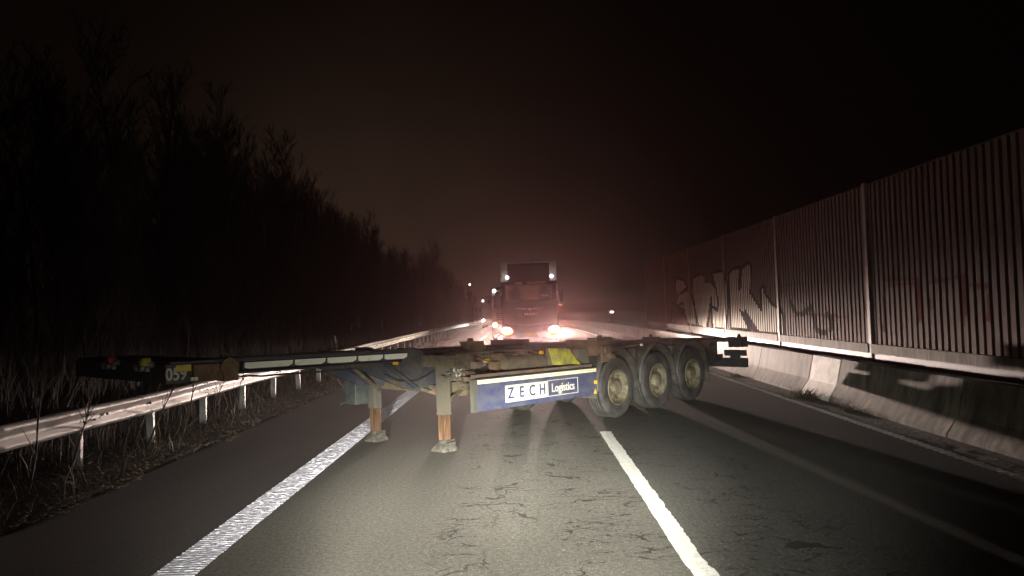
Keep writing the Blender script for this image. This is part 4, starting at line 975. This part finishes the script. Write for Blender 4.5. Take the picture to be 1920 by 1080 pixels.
while y < 150:
    st = 1.9 if y < 60 else 3.4
    for row, x in enumerate((-9.3, -11.6, -14.5, -18.5)):
        if row == 3 and rt.random() < .35: continue
        xx = x + rt.uniform(-.8, .8); hh = (.92, 1.08, 1.2, 1.3)[row] * rt.uniform(.82, 1.12)
        hh *= 1 + .20 * math.exp(-((y - 29) / 7.0) ** 2)
        if row == 0: hh *= .8
        tree(xx, y + rt.uniform(-.8, .8), hh, rt.randrange(6))
    y += st
# thicket of thin stems behind the rail
rs = random.Random(8); b = MB()
for i in range(6500):
    y = 4 + 92 * rs.random() ** 1.7; x = -6.35 - 4.6 * rs.random() ** 1.15; h = rs.uniform(.5, 1.4) + max(0, -x - 6.8) * rs.uniform(.1, .8)
    p = Vector((x, y, drop(y) - .02)); d = Vector((rs.uniform(-.35, .35), rs.uniform(-.35, .35), 1)).normalized(); q = p + d * h * .55
    d = (d + Vector((rs.uniform(-.3, .3), rs.uniform(-.3, .3), rs.uniform(-.25, .1)))).normalized(); e = q + d * h * .45
    r0 = rs.uniform(.003, .0075)
    b.cyl(p, q, r0, r0 * .7, 3, 0, False); b.cyl(q, e, r0 * .7, r0 * .3, 3, 0, False)
b.build('thicket', M['stem'], fix=False, kind='stuff', label='thicket of thin dry stems behind the left guardrail', cat='thicket')
b = MB()
for i in range(300):
    y = 5 + 40 * rs.random() ** 1.5; x = -6.1 - 2.4 * rs.random() ** 1.6 if rs.random() < .7 else -5.1 - .9 * rs.random(); h = rs.uniform(.35, 1.5) if x < -6.1 else rs.uniform(.15, .5)
    p = Vector((x, y, drop(y) - .02)); d = Vector((rs.uniform(-.5, .5), rs.uniform(-.5, .5), 1)).normalized(); q = p + d * h * .5
    d = (d + Vector((rs.uniform(-.4, .4), rs.uniform(-.4, .4), rs.uniform(-.4, .1)))).normalized(); e = q + d * h * .5; r0 = rs.uniform(.003, .008)
    b.cyl(p, q, r0, r0 * .8, 4, 0, False); b.cyl(q, e, r0 * .8, r0 * .4, 4, 0, False)
    for t_ in range(rs.randrange(3)):
        g = p.lerp(e, rs.uniform(.4, .9)); b.cyl(g, g + Vector((rs.uniform(-.2, .2), rs.uniform(-.2, .2), rs.uniform(0, .2))), r0 * .5, r0 * .3, 3, 0, False)
b.build('dry_stalks', M['pale'], fix=False, kind='stuff', label='pale dry stalks standing round the guardrail posts', cat='stalks')
# dead grass and leaf litter
b = MB(); c = MB()
for i in range(26000):
    y = 3.5 + 60 * rs.random() ** 2.1; u = rs.random()
    edge = -4.86 + .10 * sin(y * 1.7) + .07 * sin(y * 4.3)
    x = edge - 2.9 * u ** 1.5
    clump = .5 + .5 * sin(x * 3.1 + 2 * sin(y * 1.9)) * sin(y * 2.3 + x)
    if rs.random() > .30 + .7 * clump: continue
    L = rs.uniform(.06, .22) * (1 + .9 * clump * (u > .12)); az = rs.uniform(0, 6.28); el = rs.uniform(.02, .35) if u < .2 else rs.uniform(.1, 1.2)
    z = drop(y) + rs.uniform(.0, .035); d = Vector((cos(az) * cos(el), sin(az) * cos(el), sin(el))); w = Vector((-sin(az), cos(az), 0)) * rs.uniform(.003, .007)
    p = Vector((x, y, z)); q = p + d * L * .6; e = q + Vector((d.x, d.y, d.z - .5)).normalized() * L * .4; e.z = max(e.z, drop(y) + .004)
    b.add([p - w, p + w, q + w * .8, q - w * .8, e], [(0, 1, 2, 3), (3, 2, 4)])
b.build('dead_grass', M['straw'], fix=False, kind='stuff', label='dead straw coloured grass along the left road edge', cat='grass')
for i in range(7500):
    y = 3.5 + 45 * rs.random() ** 1.9; x = -4.80 + .10 * sin(y * 1.7) + .07 * sin(y * 4.3) - (abs(rs.gauss(0, .20)) if rs.random() < .5 else 1.9 * rs.random())
    a = rs.uniform(0, 6.28); s_ = rs.uniform(.006, .032); z = drop(y) + rs.uniform(.006, .045)
    u = Vector((cos(a), sin(a), rs.uniform(-.5, .5))) * s_; v = Vector((-sin(a), cos(a), rs.uniform(-.5, .7))) * s_ * rs.uniform(.3, .7); p = Vector((x, y, z))
    c.add([p - u, p + v, p + u, p - v], [(0, 1, 2, 3)])
c.build('leaf_litter', M['leaf'], fix=False, kind='stuff', label='dead leaves littering the left road edge', cat='leaf litter')
# saplings leaning at the rail
def sapling(x, y, h, lean, seed, label):
    r_ = random.Random(seed); b = MB(); p = Vector((0, 0, -.02)); d = Vector((lean[0], lean[1], 1)).normalized(); pts = [p]
    for i in range(6):
        d = (d + Vector((r_.uniform(-.12, .12), r_.uniform(-.12, .12), 0))).normalized(); pts.append(pts[-1] + d * h / 6)
    b.tube(pts, .017, 5, r1=.005)
    o = b.build('sapling', M['stem'], label=label, cat='sapling'); o.location = (x, y, drop(y)); t = MB()
    for i in range(9):
        g = r_.uniform(1.5, 5.8); k = int(g); pp = pts[k].lerp(pts[k + 1], g - k); d2 = (d + Vector((r_.uniform(-.9, .9), r_.uniform(-.9, .9), r_.uniform(-.1, .6)))).normalized(); L = h * r_.uniform(.12, .3)
        m_ = pp + d2 * L * .6; e = m_ + (d2 + Vector((r_.uniform(-.4, .4), r_.uniform(-.4, .4), .2))).normalized() * L * .5
        t.tube([pp, m_, e], .007, 3, r1=.003)
    t.build('twigs', M['stem'], o, fix=False)
    return o
sapling(-5.72, 9.35, 1.25, (.16, .30), 1, 'thin bare sapling crossing the guardrail nearest the camera')
sapling(-5.70, 11.2, 1.15, (.22, .35), 2, 'forked dark twig in front of the guardrail below the trailer nose')
sapling(-5.66, 12.3, 1.2, (.2, .5), 3, 'slanting bare twig in front of the guardrail under the number plate')
sapling(-5.70, 14.6, 1.1, (.25, .6), 4, 'bare twig bent over the guardrail below the rusty bolster end')
sapling(-6.5, 10.2, 2.4, (.1, .1), 5, 'tall pale sapling behind the guardrail at the left edge')
sapling(-6.9, 13.4, 2.8, (-.15, .1), 6, 'tall sapling rising behind the trailer couplings')
sapling(-7.2, 15.6, 3.0, (.2, .1), 7, 'tall curved sapling behind the front bolster of the trailer')
sapling(-6.6, 19.5, 2.2, (.15, .1), 9, 'pale sapling behind the gooseneck of the trailer')
sapling(-5.74, 8.6, 1.3, (.1, .2), 12, 'thin bare sapling against the rail at the left picture edge')
sapling(-5.70, 13.3, 1.0, (.3, .7), 13, 'low bare twig lying across the rail between two taller twigs')
# delineator and stake
d_ = empty('delineator_post', (-6.90, 28.2, 0), label='white plastic roadside marker post leaning behind the guardrail', cat='marker post')
d_.rotation_euler = (0, R(-7), 0)
MB().prism([(-.032, 0), (.032, 0), (.03, 1.14), (-.02, 1.2)], -.03, .03).build('post_body', M['concwhite'], d_, bevel=.01)
MB().prism([(-.034, .80), (.034, .80), (.033, .92), (-.033, .86)], -.0315, .0315).build('black_band', M['black'], d_)
o = MB().cyl((0, 0, 0), (.05, 0, 1.1), .07, .06, n=9).box(-.09, .06, -.02, .02, .86, 1.12).build('stake', M['bark'], label='dim grey wooden stake beside the white marker post', cat='stake'); o.location = (-7.55, 29.4, 0)
# weeds and grit at the foot of the white barrier piece
b = MB()
for i in range(170):
    a = rs.uniform(0, 6.28); el = rs.uniform(.1, 1.1); L = rs.uniform(.08, .30); p = Vector((rs.gauss(0, .10), rs.gauss(0, .20), 0)); d = Vector((cos(a) * cos(el), sin(a) * cos(el), sin(el)))
    b.cyl(p, p + d * L, .008, .003, 3, 0, False)
o = b.build('weed_clump', M['weed'], fix=False, label='dark weed clump at the foot of the white barrier piece', cat='weeds'); o.location = (5.46, 14.6, .01)
for k_, (yy, xx, n_, lb) in enumerate(((12.7, 5.5, 90, 'small dark weed tuft in the grit before the white barrier piece'), (19.3, 5.5, 40, 'tiny weed tuft at the barrier foot beside the trailer tail'))):
    b = MB()
    for i in range(n_):
        a = rs.uniform(0, 6.28); el = rs.uniform(.1, 1.2); L = rs.uniform(.05, .16); p = Vector((rs.gauss(0, .05), rs.uniform(-.16, .16), 0)); d = Vector((cos(a) * cos(el), sin(a) * cos(el), sin(el)))
        b.cyl(p, p + d * L, .007, .003, 3, 0, False)
    o = b.build('weed_clump', M['weed'], fix=False, label=lb, cat='weeds'); o.location = (xx, yy, .01)
b = MB()
for i in range(3800):
    y = 4 + 40 * rs.random() ** 1.6; x = 5.62 - abs(rs.gauss(0, .13)); s_ = rs.uniform(.004, .016)
    if x < 5.1: continue
    p = Vector((x, y, drop(y) + .012))
    b.add([p + Vector((s_, 0, 0)), p + Vector((-s_ * .5, s_ * .8, 0)), p + Vector((-s_ * .6, -s_ * .7, 0)), p + Vector((0, 0, s_ * rs.uniform(.6, 1.2)))], [(0, 1, 3), (1, 2, 3), (2, 0, 3)])
for i in range(160):
    y = 5 + 22 * rs.random() ** 1.5; x = rs.uniform(-4.6, 5.2); s_ = rs.uniform(.002, .0045); p = Vector((x, y, .002))
    b.add([p + Vector((s_, 0, 0)), p + Vector((-s_ * .5, s_ * .8, 0)), p + Vector((-s_ * .6, -s_ * .7, 0)), p + Vector((0, 0, s_ * 1.1))], [(0, 1, 3), (1, 2, 3), (2, 0, 3)])
b.build('loose_grit', M['stone'], fix=False, kind='stuff', label='loose grit and small stones on the road surface', cat='grit')

# ------------------------------------------------------------------ far-off lamps among the trees
M['farlamp'] = emit('far_lamp_light', (1.0, 0.93, 0.80), 5.0)
for x, y, z in ((-28.5, 120, 7.45), (-22.7, 120, 6.2), (-20.6, 120, 5.4), (-17.4, 120, 4.75), (-14.9, 120, 4.76), (-8.3, 120, 6.1)):
    l_ = empty('street_lamp', (x, y, drop(y)), label='small lit street lamp far off between the dark trees', cat='street lamp', group='far street lamps behind the trees')
    zb = z - drop(y)
    MB().cyl((0, 0, 0), (0, 0, zb), .07, .05, n=6).tube([(0, 0, zb), (.25, -.1, zb + .1)], .04).build('pole', M['black'], l_)
    MB().lathe([(.0, -.16), (.10, -.12), (.16, 0), (.10, .12), (0, .16)], 10, (.3, -.15, zb)).build('lamp_head', M['farlamp'], l_, fix=False)
l_ = empty('light_point', (10.95, 90, drop(90)), label='small white light of unknown source on an added low post beyond the concrete barrier', cat='lamp')  # point of light with no known source; post added to carry it
MB().cyl((0, 0, 0), (0, 0, 1.45), .025, n=8).build('pole', M['black'], l_); MB().box(-.19, .19, -.10, .08, 1.45, 1.63).build('lamp_head', emit('light_point_emission', (1, .97, .92), 6), l_)
l_ = empty('light_point', (-16.0, 30.2, .4), label='tiny twin light low in the dark wood at far left', cat='lamp')  # source of the glint unknown; lamp and post added to stand for it
MB().cyl((0, 0, 0), (0, 0, 1.85), .05, n=6).build('pole', M['black'], l_); MB().box(-.10, -.02, -.05, .05, 1.86, 1.92).box(.03, .10, -.05, .05, 1.85, 1.90).build('lamp_head', M['farlamp'], l_)

# ------------------------------------------------------------------ haze volume, tinted pink and added for the headlight glow
hz = bpy.data.materials.new('pink_glow_haze'); hz.use_nodes = True; t = hz.node_tree; t.nodes.clear()
ho = t.nodes.new('ShaderNodeOutputMaterial'); pv = t.nodes.new('ShaderNodeVolumePrincipled')
pv.inputs['Color'].default_value = (1.0, .80, .78, 1); pv.inputs['Density'].default_value = 0.0016; pv.inputs['Anisotropy'].default_value = 0.88
t.links.new(pv.outputs[0], ho.inputs['Volume'])
MB().box(-1600, 1600, -900, 1900, -14, 16).build('haze', hz, kind='stuff', label='thin pink-tinted haze added for the glow round the headlights', cat='haze')
